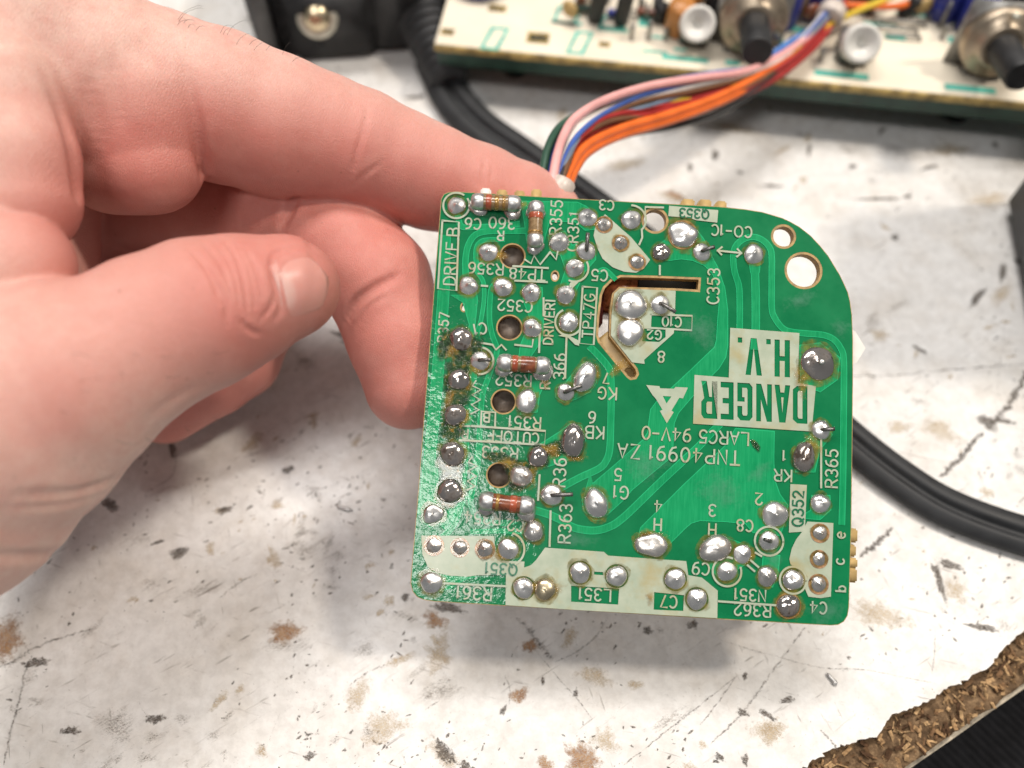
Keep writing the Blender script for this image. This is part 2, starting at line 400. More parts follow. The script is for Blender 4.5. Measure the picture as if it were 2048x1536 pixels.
h = t.math('ADD', t.math('MULTIPLY', t.ramp(cell.outputs['Distance'], [(0, 0.0), (0.16, 1.0)]), 0.5), t.math('MULTIPLY', ridge.outputs['Fac'], 0.20))
h = t.math('ADD', h, t.math('MULTIPLY', t.noise(co, 0.8, 5, 0.7), 0.8))
t.to(t.bump(h, 0.085, 0.7), 'Normal'); M['skin'] = t.m
t = NT('nail'); co = t.coords(); at = t.n('Attribute', attribute_name='lunula')
t.to(t.mix(at.outputs['Fac'], (0.61, 0.28, 0.235), (0.67, 0.42, 0.37)), 'Base Color')
t.setb(Roughness=0.36, Subsurface_Weight=0.2, Subsurface_Radius=(1, 0.4, 0.25), Subsurface_Scale=0.001)
t.b.inputs['Specular IOR Level'].default_value = 0.35
M['nail'] = t.m
M['hair'] = plain('hair', (0.06, 0.04, 0.03), 0.5)

# ================================================================== the bench
def jag(pts, step, amp, seed):
    out = []; r = random.Random(seed)
    for a, b in zip(pts[:-1], pts[1:]):
        a = np.array(a, float); b = np.array(b, float); n = max(1, int(np.linalg.norm(b-a)/step))
        for k in range(n):
            out.append(a+(b-a)*k/n+np.array([r.gauss(0, amp), r.gauss(0, amp)]))
    out.append(np.array(pts[-1], float)); return out
rag_px = [(1440, 1640), (1560, 1560), (1621, 1525), (1660, 1500), (1700, 1487), (1728, 1478), (1754, 1474), (1770, 1448), (1786, 1430), (1824, 1416),
          (1859, 1401), (1887, 1379), (1925, 1363), (1955, 1345), (1985, 1328), (2002, 1306), (2017, 1287), (2048, 1262), (2120, 1205), (2220, 1130)]
rag = [on_plane(x, y, 0)[:2] for x, y in rag_px]
rag = jag(rag, 0.5, 0.14, 3)
eo = [on_plane(x, y, -3)[:2] for x, y in ((1808, 1536), (2048, 1368))]
ed = (eo[1]-eo[0]); ed /= np.linalg.norm(ed); en = np.array([ed[1], -ed[0]])      # en points off the bench
e0 = eo[0]-ed*70; e1 = eo[1]+ed*260
bench = fill('workbench_top', [[tuple(p) for p in rag]+[tuple(e1-en*22), (420, 520), (-420, 520), (-420, -160), tuple(e0-en*24)]], -0.7, 0.0, M['laminate'])
tag(bench, 'scratched dirty white laminate workbench top with chipped corner', 'workbench', kind='structure')
fill('chipboard_core', [[tuple(e0-en*2), tuple(e1-en*2), (418, 518), (-418, 518), (-418, -158)]], -18, -4.2, M['chip'], bench)
# broken, fibrous chipboard left bare along the edge
L = np.linalg.norm(e1-e0); ns, nt = int(L/0.55), 46
V = []; F = []
for i in range(ns+1):
    b = e0+ed*(L*i/ns)
    for j in range(nt+1):
        q = j/nt; off = -26+26*q
        p = b+en*off
        nz = mnoise.fractal(Vector((p[0]*0.35, p[1]*0.35, 1.3)), 0.8, 2.1, 5)
        nz2 = mnoise.noise(Vector((p[0]*1.6, p[1]*1.6, 7)))
        z = -1.0-1.9*q**2+nz*0.75+nz2*0.28
        z = min(z, -0.75) if off < -9 else z
        e = mnoise.noise(Vector((L*i/ns*0.25, 3, 0)))*0.7 if j == nt else 0
        V.append((p[0]+en[0]*e, p[1]+en[1]*e, z))
    p = b+en*mnoise.noise(Vector((L*i/ns*0.2, 9, 0)))*0.25; V.append((p[0], p[1], -17.5))
w = nt+2
for i in range(ns):
    for j in range(nt+1): F.append((i*w+j, (i+1)*w+j, (i+1)*w+j+1, i*w+j+1))
mesh('broken_chipboard', V, F, M['chip'], bench)
mb = MB(); b0 = e0+en*0.35; b1 = e1+en*0.35
P = [np.array([*(b0+(b1-b0)*k/120), 0]) for k in range(121)]
for p in P: p[2] = -4.6+0.5*mnoise.noise(Vector((p[0]*0.1, p[1]*0.1, 0)))
mb.tube(P, 1.0, prof=[(-0.35, -8), (0.35, -8), (0.35, 0.6), (-0.35, 0.8)], up=(0, 0, 1)); mb.build('edge_strip', M['lam_edge'], bench, False)
# loose flakes and fibres
for k in range(4):
    mb = MB(); r = random.Random(20+k)
    for i in range(900):
        s_ = r.uniform(0, L); off = -r.random()**1.2*15-0.4
        b = e0+ed*s_+en*off
        ln, wd, th = r.uniform(0.5, 2.6), r.uniform(0.15, 0.75), r.uniform(0.08, 0.25)
        q = 1+off/26; z = -0.7-1.9*q*q+r.uniform(-0.4, 0.35)
        R = Matrix.Rotation(r.uniform(0, 6.28), 3, 'Z') @ Matrix.Rotation(r.gauss(0, 0.45), 3, 'Y') @ Matrix.Rotation(r.gauss(0, 0.5), 3, 'X')
        ok_ = min(np.linalg.norm(np.array(p)-b) for p in rag[::6]) < 22
        inside = False
        for a_, c_ in zip(rag[:-1:3], rag[3::3]):
            if min(a_[0], c_[0])-0.6 <= b[0] <= max(a_[0], c_[0])+0.6:
                tt = (b[0]-a_[0])/((c_[0]-a_[0]) or 1e-6); yy = a_[1]+(c_[1]-a_[1])*tt
                inside = b[1] > yy-0.5
        if ok_ and not inside: mb.box((b[0], b[1], z), (ln, wd, th), R)
    tag(mb.build('wood_flakes', M['flake%d' % k], bench, False), kind='stuff')
# black ribbed cloth below the bench edge
mat_o = on_plane(2048, 1536, -38)
V = []; F = []; nr = 900
dr = np.array([math.cos(math.radians(-52)), math.sin(math.radians(-52))]); dq = np.array([-dr[1], dr[0]])
for i in range(nr+1):
    o_ = (i-nr/2)*0.2
    for s_ in np.linspace(-110, 110, 23):
        p = mat_o[:2]+dq*o_+dr*s_
        V.append((p[0], p[1], -38+0.30*math.sin(o_*2*math.pi/1.6)+1.6*math.sin(s_*0.05+o_*0.03)))
for i in range(nr):
    for j in range(22): F.append((i*23+j, (i+1)*23+j, (i+1)*23+j+1, i*23+j+1))
tag(mesh('ribbed_cloth', V, F, M['ribbed']), 'black ribbed cloth seen below the broken bench edge', 'cloth', kind='structure')

# ---- dirt, burns, cuts that have a shape of their own
lam_poly = np.array([tuple(p) for p in rag]+[tuple(e1-en*22), (420, 520), (-420, 520), (-420, -160), tuple(e0-en*24)])
def on_laminate(x, y, m=1.0):
    if (np.array([x, y])-e0)@en > -9: return False
    X, Y = lam_poly[:, 0], lam_poly[:, 1]; X2, Y2 = np.roll(X, -1), np.roll(Y, -1)
    c = ((Y > y) != (Y2 > y)) & (x < (X2-X)*(y-Y)/np.where(Y2 == Y, 1e-9, Y2-Y)+X)
    return bool(c.sum() % 2) and np.min(np.hypot(X-x, Y-y)) > m
zz = [0.02]
def nextz():
    zz[0] += 0.0006; return zz[0]
def blob_geo(cx, cy, rx, ry, ang, seed, z, nseg=18, wob=0.35):
    r = random.Random(seed); ph = [r.uniform(0, 6.28) for _ in range(4)]
    ca, sa = math.cos(ang), math.sin(ang); V = [(cx, cy, z)]; fade = [1.0]; F = []
    for ring in (0.3, 0.62, 1.0):
        for k in range(nseg):
            th = 2*math.pi*k/nseg
            q = 1+wob*(0.45*math.sin(2*th+ph[0])+0.35*math.sin(3*th+ph[1])+0.3*math.sin(5*th+ph[2])+0.2*math.sin(7*th+ph[3]))
            x, y = rx*q*ring*math.cos(th), ry*q*ring*math.sin(th)
            V.append((cx+x*ca-y*sa, cy+x*sa+y*ca, z)); fade.append(1-ring)
    for k in range(nseg): F.append((0, 1+k, 1+(k+1) % nseg))
    for g in range(2):
        for k in range(nseg):
            k2 = (k+1) % nseg
            F.append((1+g*nseg+k, 1+(g+1)*nseg+k, 1+(g+1)*nseg+k2, 1+g*nseg+k2))
    return V, F, fade
def with_fade(name, V, F, fade, mat, parent):
    o = mesh(name, V, F, mat, parent, False)
    a = o.data.attributes.new('fade', 'FLOAT', 'POINT'); a.data.foreach_set('value', fade); return o
def px_scale(x, y):
    return np.linalg.norm(on_plane(x+10, y)-on_plane(x-10, y))/20
mseed = [100]
def stain(x, y, rx, ry, ang, mat, name='stain'):
    mseed[0] += 1; p = on_plane(x, y); s_ = px_scale(x, y)*1.1
    V, F, fd = blob_geo(p[0], p[1], rx*s_, ry*s_*1.15, math.radians(-ang), mseed[0], nextz())
    return with_fade(name, V, F, fd, M[mat], bench)
def ribbon_geo(P, wd, z, seed, taper=True):
    r = random.Random(seed); V = []; F = []; fade = []
    P = np.array(P, float)[:, :2]; n = len(P); T = np.gradient(P, axis=0); T /= np.linalg.norm(T, axis=1)[:, None]+1e-9
    for i in range(n):
        q = i/(n-1); ww = wd*(0.35+0.65*math.sin(math.pi*min(1, max(0, q)))**0.6 if taper else 1)*r.uniform(0.65, 1.35)
        nn = np.array([-T[i][1], T[i][0]]); jx = r.gauss(0, wd*0.18)
        for k, f_ in ((-1, 0.0), (0, 1.0), (1, 0.0)):
            p = P[i]+nn*(k*ww+jx); V.append((p[0], p[1], z)); fade.append(f_*r.uniform(0.6, 1))
    for i in range(n-1):
        for k in range(2): F.append((i*3+k, (i+1)*3+k, (i+1)*3+k+1, i*3+k+1))
    return V, F, fade
def scratch(pts, wpx, mat='crack', name='scratch'):
    mseed[0] += 1
    P = spline([on_plane(x, y) for x, y in pts], 14)
    V, F, fd = ribbon_geo(P, wpx*(0.8 if wpx > 6 else 0.75)*px_scale(*pts[0]), nextz(), mseed[0])
    return with_fade(name, V, F, fd, M[mat], bench)
for a in [(12, 1280, 46, 44, 20, 'dirt_brown'), (570, 1265, 26, 40, 70, 'dirt_brown'), (72, 1325, 42, 12, 0, 'dirt_dark'), (358, 1106, 26, 17, 10, 'dirt_dark'),
          (300, 70, 60, 16, 15, 'dirt_dark'), (330, 30, 50, 20, 25, 'dirt_dark'), (505, 38, 18, 12, 0, 'dirt_dark'), (1345, 395, 40, 18, 25, 'dirt_tan'), (1350, 390, 26, 11, 30, 'dirt_brown'),
          (1060, 1292, 20, 16, 40, 'dirt_brown'), (1140, 1275, 22, 30, 20, 'dirt_tan'), (1190, 1352, 48, 24, 5, 'dirt_tan'), (1038, 1390, 22, 16, 0, 'dirt_brown'), (1270, 1370, 22, 14, 0, 'dirt_tan'),
          (765, 1455, 66, 40, 0, 'dirt_tan'), (715, 1390, 34, 40, 20, 'dirt_tan'), (735, 1465, 30, 26, 40, 'dirt_grey'), (1165, 1520, 50, 30, 10, 'dirt_brown'), (1210, 1480, 40, 30, 60, 'dirt_tan'),
          (1090, 1530, 20, 18, 0, 'dirt_brown'), (1535, 1460, 44, 34, 15, 'dirt_tan'), (1545, 1465, 26, 36, 60, 'dirt_tan'), (1485, 1425, 18, 10, 30, 'dirt_dark'), (1575, 1400, 22, 8, -5, 'dirt_dark'),
          (1535, 1430, 30, 7, 38, 'dirt_dark'), (1490, 1352, 8, 10, 30, 'dirt_dark'), (1965, 1255, 44, 10, 14, 'dirt_dark'), (1870, 1140, 22, 8, 80, 'dirt_dark'), (1880, 1165, 12, 46, 4, 'dirt_dark'),
          (1900, 1130, 34, 12, 12, 'dirt_dark'), (1912, 1180, 30, 40, 10, 'dirt_tan'), (1885, 1220, 12, 16, 0, 'dirt_grey'), (895, 1215, 46, 14, 4, 'dirt_dark'), (870, 1240, 30, 18, 10, 'dirt_brown'),
          (1795, 855, 44, 18, -25, 'dirt_tan'), (1880, 860, 60, 32, 15, 'dirt_tan'), (1975, 845, 30, 20, 70, 'dirt_dark'), (2005, 842, 34, 9, 10, 'dirt_dark'), (1745, 640, 36, 44, 0, 'dirt_grey'),
          (1760, 670, 34, 18, 0, 'dirt_tan'), (1975, 985, 24, 14, 0, 'dirt_tan'), (1960, 950, 10, 30, 0, 'dirt_grey'), (1790, 475, 13, 11, 0, 'dirt_dark'), (1770, 455, 10, 20, -30, 'dirt_tan'),
          (1815, 393, 14, 8, 10, 'dirt_dark'), (1760, 398, 64, 6, 0, 'dirt_dark'), (1545, 372, 34, 6, 0, 'dirt_dark'), (1860, 335, 30, 7, -20, 'dirt_dark'), (1705, 333, 11, 9, 0, 'dirt_dark'),
          (1763, 262, 9, 16, 40, 'dirt_dark'), (1618, 300, 7, 22, 15, 'dirt_dark'), (1890, 235, 26, 8, 55, 'dirt_dark'), (1380, 335, 8, 16, 0, 'dirt_dark'), (1840, 700, 22, 8, 40, 'dirt_dark'),
          (1955, 595, 52, 9, -50, 'dirt_dark'), (2005, 545, 12, 30, 30, 'dirt_dark'), (2040, 525, 20, 10, 20, 'dirt_dark'), (450, 1020, 28, 8, -10, 'dirt_dark'), (604, 1026, 16, 10, 0, 'dirt_grey'),
          (345, 900, 10, 26, -25, 'dirt_dark'), (220, 1010, 34, 14, 20, 'dirt_dark'), (575, 940, 18, 12, 0, 'dirt_dark'), (555, 1010, 22, 12, 0, 'dirt_tan'), (740, 1132, 16, 10, -10, 'dirt_tan'),
          (735, 1195, 16, 9, 0, 'dirt_tan'), (760, 1225, 16, 9, -40, 'dirt_tan'), (300, 1170, 34, 30, 0, 'dirt_grey'), (280, 1080, 60, 20, -20, 'dirt_grey'), (315, 1085, 20, 6, -20, 'dirt_dark'),
          (810, 1195, 14, 10, 0, 'dirt_dark'), (730, 1300, 60, 34, -10, 'dirt_grey'), (800, 1320, 40, 14, -25, 'dirt_tan'), (230, 1450, 90, 60, 20, 'dirt_grey'), (140, 1462, 36, 8, 5, 'dirt_dark'),
          (310, 1438, 30, 12, -10, 'dirt_dark'), (430, 1470, 30, 20, 0, 'dirt_grey'), (480, 1380, 14, 14, 0, 'dirt_tan'), (440, 1400, 14, 30, 30, 'dirt_tan'), (620, 1512, 16, 10, 0, 'dirt_dark'),
          (670, 1480, 20, 22, 30, 'dirt_grey'), (890, 1505, 46, 16, 40, 'dirt_dark'), (930, 1530, 14, 12, 0, 'dirt_dark'), (1007, 1420, 8, 14, 20, 'dirt_dark'), (1086, 1362, 5, 14, 5, 'dirt_dark'),
          (1152, 1386, 8, 10, 0, 'dirt_dark'), (1405, 1490, 12, 12, 0, 'dirt_tan'), (1440, 1515, 14, 10, 20, 'dirt_dark'), (1490, 1520, 12, 12, 0, 'dirt_dark'), (1380, 1535, 20, 14, 0, 'dirt_tan'),
          (685, 640, 20, 10, 30, 'dirt_dark'), (680, 670, 46, 6, 25, 'dirt_dark'), (700, 690, 36, 6, 28, 'dirt_dark'), (830, 195, 34, 7, -12, 'dirt_dark'), (815, 165, 40, 6, -4, 'dirt_grey'),
          (1550, 1205, 22, 10, 20, 'dirt_grey'), (1295, 1262, 16, 10, -20, 'dirt_dark'), (1320, 1260, 18, 14, 0, 'dirt_grey'), (1385, 1250, 16, 12, 0, 'dirt_dark'), (1460, 255, 70, 20, 15, 'dirt_tan'), (1250, 330, 60, 24, -10, 'dirt_tan'), (1900, 300, 60, 26, 0, 'dirt_tan'), (1600, 270, 40, 20, 30, 'dirt_grey'), (1980, 400, 60, 30, 0, 'dirt_tan'), (1700, 300, 50, 30, 0, 'dirt_grey'),
          (1790, 300, 60, 36, 0, 'dirt_grey'), (1430, 310, 12, 20, 0, 'dirt_dark'), (1480, 345, 10, 7, 0, 'dirt_dark'), (1990, 290, 8, 14, 20, 'dirt_dark'), (610, 1100, 70, 40, 0, 'dirt_grey'), (400, 1180, 80, 30, -20, 'dirt_grey'), (880, 1380, 90, 40, -30, 'dirt_grey'), (1340, 1440, 90, 30, -30, 'dirt_grey'), (1760, 1230, 80, 40, 20, 'dirt_tan')]:
    stain(*a)
for pts, w_, m_ in [([(-20, 1345), (40, 1315), (60, 1300), (110, 1280), (160, 1265), (195, 1256)], 7, 'crack'), ([(65, 1310), (48, 1350), (40, 1400), (25, 1450), (8, 1530)], 7, 'crack'),
                    ([(1035, 1235), (1060, 1262), (1085, 1295), (1105, 1320)], 14, 'crack'), ([(1110, 1325), (1150, 1305), (1190, 1275), (1215, 1235)], 4, 'crack'), ([(1070, 1300), (1120, 1360), (1160, 1405), (1185, 1440)], 3, 'crack'),
                    ([(1235, 1540), (1330, 1465), (1400, 1410), (1470, 1355)], 5, 'crack'), ([(1420, 1490), (1480, 1430), (1540, 1350), (1610, 1255)], 7, 'crack'), ([(1400, 1450), (1440, 1400), (1472, 1352)], 4, 'crack'),
                    ([(1440, 1280), (1540, 1310), (1640, 1335), (1730, 1340), (1860, 1365)], 3, 'crack'), ([(1640, 1460), (1660, 1480), (1675, 1500)], 7, 'crack'), ([(1720, 1115), (1755, 1085), (1785, 1055)], 12, 'dirt_dark'),
                    ([(1870, 1260), (1868, 1310), (1863, 1350)], 4, 'crack'), ([(1700, 752), (1800, 750), (1880, 742), (1960, 735), (2060, 728)], 6, 'crack'), ([(1900, 740), (1850, 790), (1815, 830)], 8, 'dirt_grey'),
                    ([(2060, 735), (2030, 790), (2000, 830), (1985, 850)], 14, 'dirt_dark'), ([(1965, 865), (1930, 905), (1895, 940), (1880, 955)], 12, 'dirt_dark'), ([(2010, 640), (2000, 720), (1995, 780)], 7, 'dirt_grey'),
                    ([(2008, 640), (1960, 690), (1915, 730)], 7, 'dirt_grey'), ([(520, 1235), (550, 1220), (580, 1202)], 10, 'dirt_grey'), ([(440, 1195), (480, 1165), (515, 1148)], 5, 'crack'), ([(570, 1130), (600, 1140), (615, 1145)], 6, 'dirt_grey'),
                    ([(355, 900), (345, 950), (310, 975), (290, 985)], 4, 'crack'), ([(700, 1370), (735, 1345), (770, 1330)], 6, 'crack'), ([(1010, 1350), (1020, 1380), (1018, 1410)], 3, 'crack'), ([(850, 1420), (865, 1410), (878, 1402)], 4, 'crack'),
                    ([(1245, 1395), (1230, 1435), (1222, 1430)], 3, 'dirt_grey'), ([(1920, 1190), (1970, 1240), (2010, 1280)], 3, 'dirt_grey'), ([(1900, 1180), (1960, 1225), (2030, 1270)], 3, 'dirt_grey'), ([(300, 1440), (280, 1400), (330, 1370)], 4, 'dirt_grey')]:
    scratch(pts, w_, m_)
def scatter(name, count, mat, seed, rmin, rmax, gate):
    r = random.Random(seed); V = []; F = []; fd = []
    while count > 0:
        x, y = r.uniform(-150, 2200), r.uniform(-60, 1620)
        p = on_plane(x, y)
        if mnoise.noise(Vector((p[0]*0.022, p[1]*0.022, seed)))+0.6*mnoise.noise(Vector((p[0]*0.09, p[1]*0.09, seed+3))) < gate*1.3*r.random()-0.12: continue
        if r.random() > 0.55+0.45*(y+60)/1680 or not on_laminate(p[0], p[1], 2.0): continue
        sz = rmin+(rmax-rmin)*r.random()**3; el = r.uniform(1, 3.2)
        v, f, d = blob_geo(p[0], p[1], sz*el, sz, math.radians(r.gauss(32, 35)), r.random(), 0.012+r.random()*0.006, 7, 0.5)
        n = len(V); V += v; F += [tuple(i+n for i in q) for q in f]; fd += d; count -= 1
    tag(with_fade(name, V, F, fd, M[mat], bench), kind='stuff')
scatter('dark_specks', 4200, 'dirt_dark', 5, 0.04, 0.40, 0.5)
scatter('grey_scuffs', 620, 'dirt_grey', 6, 0.4, 3.8, 0.5)
scatter('tan_specks', 150, 'dirt_tan', 8, 0.4, 2.4, 0.5)
def hairlines(name, count, seed):
    r = random.Random(seed); V = []; F = []; fd = []
    for _ in range(count):
        p = on_plane(r.uniform(-100, 2150), r.uniform(0, 1600)); a = math.radians(r.choice([35, 35, 30, 140, 80, 10])+r.gauss(0, 9)); ln = r.uniform(1.5, 9)
        if not on_laminate(p[0], p[1], ln): continue
        q = [(p[0]+math.cos(a)*ln*k/5, p[1]+math.sin(a)*ln*k/5) for k in range(6)]
        v, f, d = ribbon_geo(q, r.uniform(0.03, 0.085), 0.019, r.random())
        n = len(V); V += v; F += [tuple(i+n for i in z) for z in f]; fd += [0.7*z for z in d]
    tag(with_fade(name, V, F, fd, M['crack'], bench), kind='stuff')
hairlines('hairline_scratches', 520, 12)
# small bright curls of clipped wire and solder lying about
for (x, y, ln, a) in [(690, 1018, 3.2, -15), (1662, 1360, 2.4, -60)]:
    p = on_plane(x, y); mb = MB(); ca, sa = math.cos(math.radians(a)), math.sin(math.radians(a))
    mb.tube(spline([(p[0]-ln/2*ca, p[1]-ln/2*sa, 0.3), (p[0]-sa*0.4, p[1]+ca*0.4-0.5, 0.35), (p[0]+ln/2*ca, p[1]+ln/2*sa, 0.35)], 5), [0.1]+[0.33]*4+[0.42]*3+[0.3, 0.2, 0.08], 7)
    tag(mb.build('solder_scrap', M['cap_metal']), 'tiny silver solder scrap on the bench left of the green board' if x < 1000 else 'tiny silver solder scrap on the bench below right of the green board', 'scrap')

# ================================================================== the green circuit board in the hand
bd1 = np.array([0.99804, -0.06258, -0.0001]); bd1 /= np.linalg.norm(bd1)
bd2 = np.array([0.0646, 0.9909, -0.1178]); bd2 -= bd1*(bd1@bd2); bd2 /= np.linalg.norm(bd2)
bn = np.cross(bd1, bd2)
BO = camspace(1276.75, 816.5, 134.0)
def pc(x, y):
    r = cam_ray(x, y); p = r*((BO@bn)/(r@bn))-BO
    return np.array([p@bd1, p@bd2])
PX = 0.0787                                                     # mm for one photograph pixel on the board
Rb = RW @ np.stack([bd1, bd2, bn], axis=1); Ob = (CAMP+RW@BO)*S
mw = Matrix([[*Rb[0], Ob[0]], [*Rb[1], Ob[1]], [*Rb[2], Ob[2]], [0, 0, 0, 1]])
pcb = empty('circuit_board', mw=mw)
tag(pcb, 'small green circuit board with silver solder joints held up in the fingers', 'circuit board')
def PL(pts): return [tuple(pc(x, y)) for x, y in pts]
def circ(x, y, r, n=32, ry=None, ang=0):
    c = pc(x, y); ry = ry or r; ca, sa = math.cos(ang), math.sin(ang)
    return [(c[0]+(r*math.cos(t)*ca-ry*math.sin(t)*sa)*PX, c[1]+(r*math.cos(t)*sa+ry*math.sin(t)*ca)*PX) for t in [2*math.pi*k/n for k in range(n)]]
def inset(L, d):
    P = np.array(L); A = 0.5*np.sum(P[:, 0]*np.roll(P[:, 1], -1)-P[:, 1]*np.roll(P[:, 0], -1))
    e = np.roll(P, -1, 0)-P; e /= np.linalg.norm(e, axis=1)[:, None]
    n = np.stack([-e[:, 1], e[:, 0]], 1)*(1 if A > 0 else -1)
    m = n+np.roll(n, 1, 0); m /= np.maximum(0.5, np.sum(m*m, axis=1)/2)[:, None]
    return [tuple(p) for p in P+m*d]
outline = PL([(881, 412), (882, 398), (888, 388), (898, 384), (912, 383), (1000, 388.5), (1250, 403), (1400, 411), (1438, 413), (1490, 418.5), (1524.5, 424), (1565, 436), (1582, 444), (1599.5, 454),
              (1621, 471), (1640, 491), (1656, 511), (1669, 532), (1680, 550), (1689, 569), (1696, 585), (1700, 601), (1704, 629), (1706, 680), (1706, 760), (1704.6, 900), (1702.6, 1060), (1698, 1215), (1695, 1232), (1688, 1243),
              (1676, 1250), (1660, 1251), (1400, 1236), (1000, 1211), (868, 1203), (848, 1200), (834, 1194), (825, 1183), (821, 1167), (822, 1150), (833, 1020)])
slot = PL([(1401, 556), (1300, 552), (1241, 551), (1222, 559), (1207, 574), (1200.5, 590), (1195, 634), (1193, 671), (1197, 684), (1254, 754), (1261, 759), (1272, 757), (1277, 748), (1274, 737), (1267, 728),
           (1221.6, 671), (1223, 618), (1228, 588), (1239.5, 577), (1350, 580), (1399, 583)])
TRIM = [(1025, 512, 25), (1019, 655, 25), (1007, 803, 24), (998, 950, 24)]
PLAIN = [(1310, 441, 24), (1567, 473, 22), (1607, 541, 35)]
core_h = [circ(x, y, r-1) for x, y, r in TRIM]+[circ(x, y, r-1) for x, y, r in PLAIN]+[circ(1110, 552, 6, 16, 9), circ(928, 614, 5, 16, 8)]
mask_h = [circ(x, y, r+2) for x, y, r in TRIM]+[circ(x, y, r+4) for x, y, r in PLAIN]+[circ(1110, 552, 9, 16, 12), circ(928, 614, 8, 16, 11)]
fill('board_core', [outline, inset(slot, 0.28)]+core_h, -1.6, 0.0, M['fr'], pcb)
fill('solder_mask', [inset(outline, 0.10), inset(slot, -0.10)]+mask_h, 0.004, 0.03, M['mask'], pcb)
fill('back_mask', [inset(outline, 0.10), inset(slot, -0.1)]+mask_h, -1.63, -1.604, M['fr'], pcb)

lay = [0.105]
def strip(P, w, closed=False):                                  # outline of a path w wide
    P = np.array(P, float); T = np.gradient(P, axis=0); T /= np.linalg.norm(T, axis=1)[:, None]+1e-9
    N = np.stack([-T[:, 1], T[:, 0]], 1); w = np.full(len(P), w) if np.isscalar(w) else np.array(w)
    A = P+N*w[:, None]/2; B = P-N*w[:, None]/2
    return [tuple(p) for p in A]+[tuple(p) for p in B[::-1]]
def trace(pts, w, n=4):
    lay[0] += 0.0009
    P = spline([pc(x, y) for x, y in pts], n)
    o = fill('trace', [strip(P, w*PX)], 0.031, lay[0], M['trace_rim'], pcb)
    fill('trace_face', [strip(P, w*PX-0.24)], lay[0]+0.0002, lay[0]+0.008, M['trace'], o); return o
def pour(pts, holes=()):
    lay[0] += 0.0009
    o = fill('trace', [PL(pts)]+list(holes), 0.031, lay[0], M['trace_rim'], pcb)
    fill('trace_face', [inset(PL(pts), 0.12)], lay[0]+0.0002, lay[0]+0.008, M['trace'], o); return o
trace([(1479, 660), (1479, 600), (1477, 570), (1469, 545), (1466, 515), (1470, 495), (1484, 480), (1505, 474), (1524, 480), (1538, 494), (1543, 512), (1543, 560), (1543, 615), (1548, 634), (1562, 654), (1578, 663), (1610, 667), (1645, 670),
       (1667, 679), (1681, 697), (1687, 720), (1687, 800), (1686, 900), (1685, 980), (1683, 1050)], 13, 3)
trace([(1508, 525), (1510, 560), (1511, 600), (1511, 660), (1509, 700)], 17)
pour([(1496, 520), (1522, 520), (1519, 545), (1512, 560), (1505, 560), (1500, 545)])
pour([(1434, 640), (1432, 680), (1428, 694), (1380, 740), (1311, 804), (1300, 819), (1294, 865), (1285, 879), (1230, 928), (1176, 974), (1163, 1000), (1167, 1023), (1187, 1042), (1203, 1041), (1245, 1003), (1265, 980), (1337, 920), (1346, 899), (1349, 847),
      (1357, 827), (1403, 773), (1438, 738), (1452, 715), (1456, 690), (1456, 620), (1450, 575), (1436, 535), (1424, 512), (1408, 478), (1390, 455), (1345, 450), (1330, 480), (1306, 495), (1312, 520), (1340, 522), (1362, 519), (1385, 522), (1408, 532), (1424, 548), (1434, 575), (1437, 610)])
trace([(1440, 848), (1420, 868), (1395, 895), (1330, 955), (1265, 1018), (1243, 1038), (1222, 1052), (1190, 1061), (1150, 1056), (1122, 1040), (1095, 1028), (1062, 1018)], 15)
pour([(1470, 856), (1450, 890), (1365, 970), (1280, 1055), (1272, 1090), (1300, 1112), (1330, 1098), (1370, 1058), (1383, 1047), (1400, 1042), (1450, 1044), (1490, 1048), (1505, 1066), (1560, 1072), (1572, 1040), (1576, 1010), (1560, 988), (1550, 960), (1548, 920), (1549, 862)])
trace([(1178, 692), (1196, 710), (1214, 731), (1221, 748), (1222, 800), (1221, 860), (1219, 900), (1212, 922), (1198, 937), (1160, 955), (1125, 974), (1100, 992)], 14)
pour([(1150, 740), (1168, 722), (1190, 735), (1194, 765), (1180, 785), (1150, 800), (1128, 806), (1110, 795), (1112, 775), (1130, 765)])
pour([(1120, 862), (1140, 846), (1164, 850), (1172, 880), (1165, 905), (1145, 918), (1090, 936), (1065, 938), (1052, 920), (1060, 900)])
pour([(1180, 945), (1165, 1000), (1185, 1040), (1204, 1040)])
trace([(890, 470), (888, 540), (887, 590), (882, 660), (876, 740), (869, 820), (861, 900), (853, 980), (848, 1030)], 24)
pour([(846, 930), (875, 925), (880, 1000), (890, 1045), (862, 1056), (845, 1045)])
pour([(900, 590), (940, 590), (950, 560), (956, 600), (951, 650), (945, 690), (955, 740), (950, 800), (940, 860), (935, 940), (925, 1000), (905, 1040), (890, 1060), (882, 1052), (905, 1005), (918, 950), (920, 870), (928, 800), (935, 740), (925, 700), (938, 650), (925, 605)])
trace([(915, 430), (922, 452), (940, 455), (1000, 452), (1040, 448)], 12)
trace([(932, 560), (931, 520), (937, 490), (951, 470), (975, 463), (1010, 462), (1052, 462)], 13)
trace([(976, 520), (955, 530), (952, 500), (960, 485), (976, 480), (1010, 480)], 10)
trace([(948, 535), (958, 550), (967, 566), (968, 600), (962, 640), (955, 670), (966, 700), (976, 722)], 9)
trace([(1000, 560), (984, 575), (980, 600), (979, 640), (985, 672), (994, 700), (985, 730), (975, 760), (965, 790), (960, 850), (957, 900), (945, 960)], 11)
pour([(1040, 402), (1155, 404), (1172, 412), (1196, 432), (1190, 460), (1170, 462), (1150, 445), (1100, 444), (1092, 470), (1085, 500), (1055, 500), (1048, 445)])
pour([(1095, 470), (1130, 462), (1145, 490), (1165, 480), (1192, 500), (1192, 520), (1170, 545), (1140, 610), (1112, 600), (1120, 570), (1130, 540), (1120, 510), (1100, 505)])
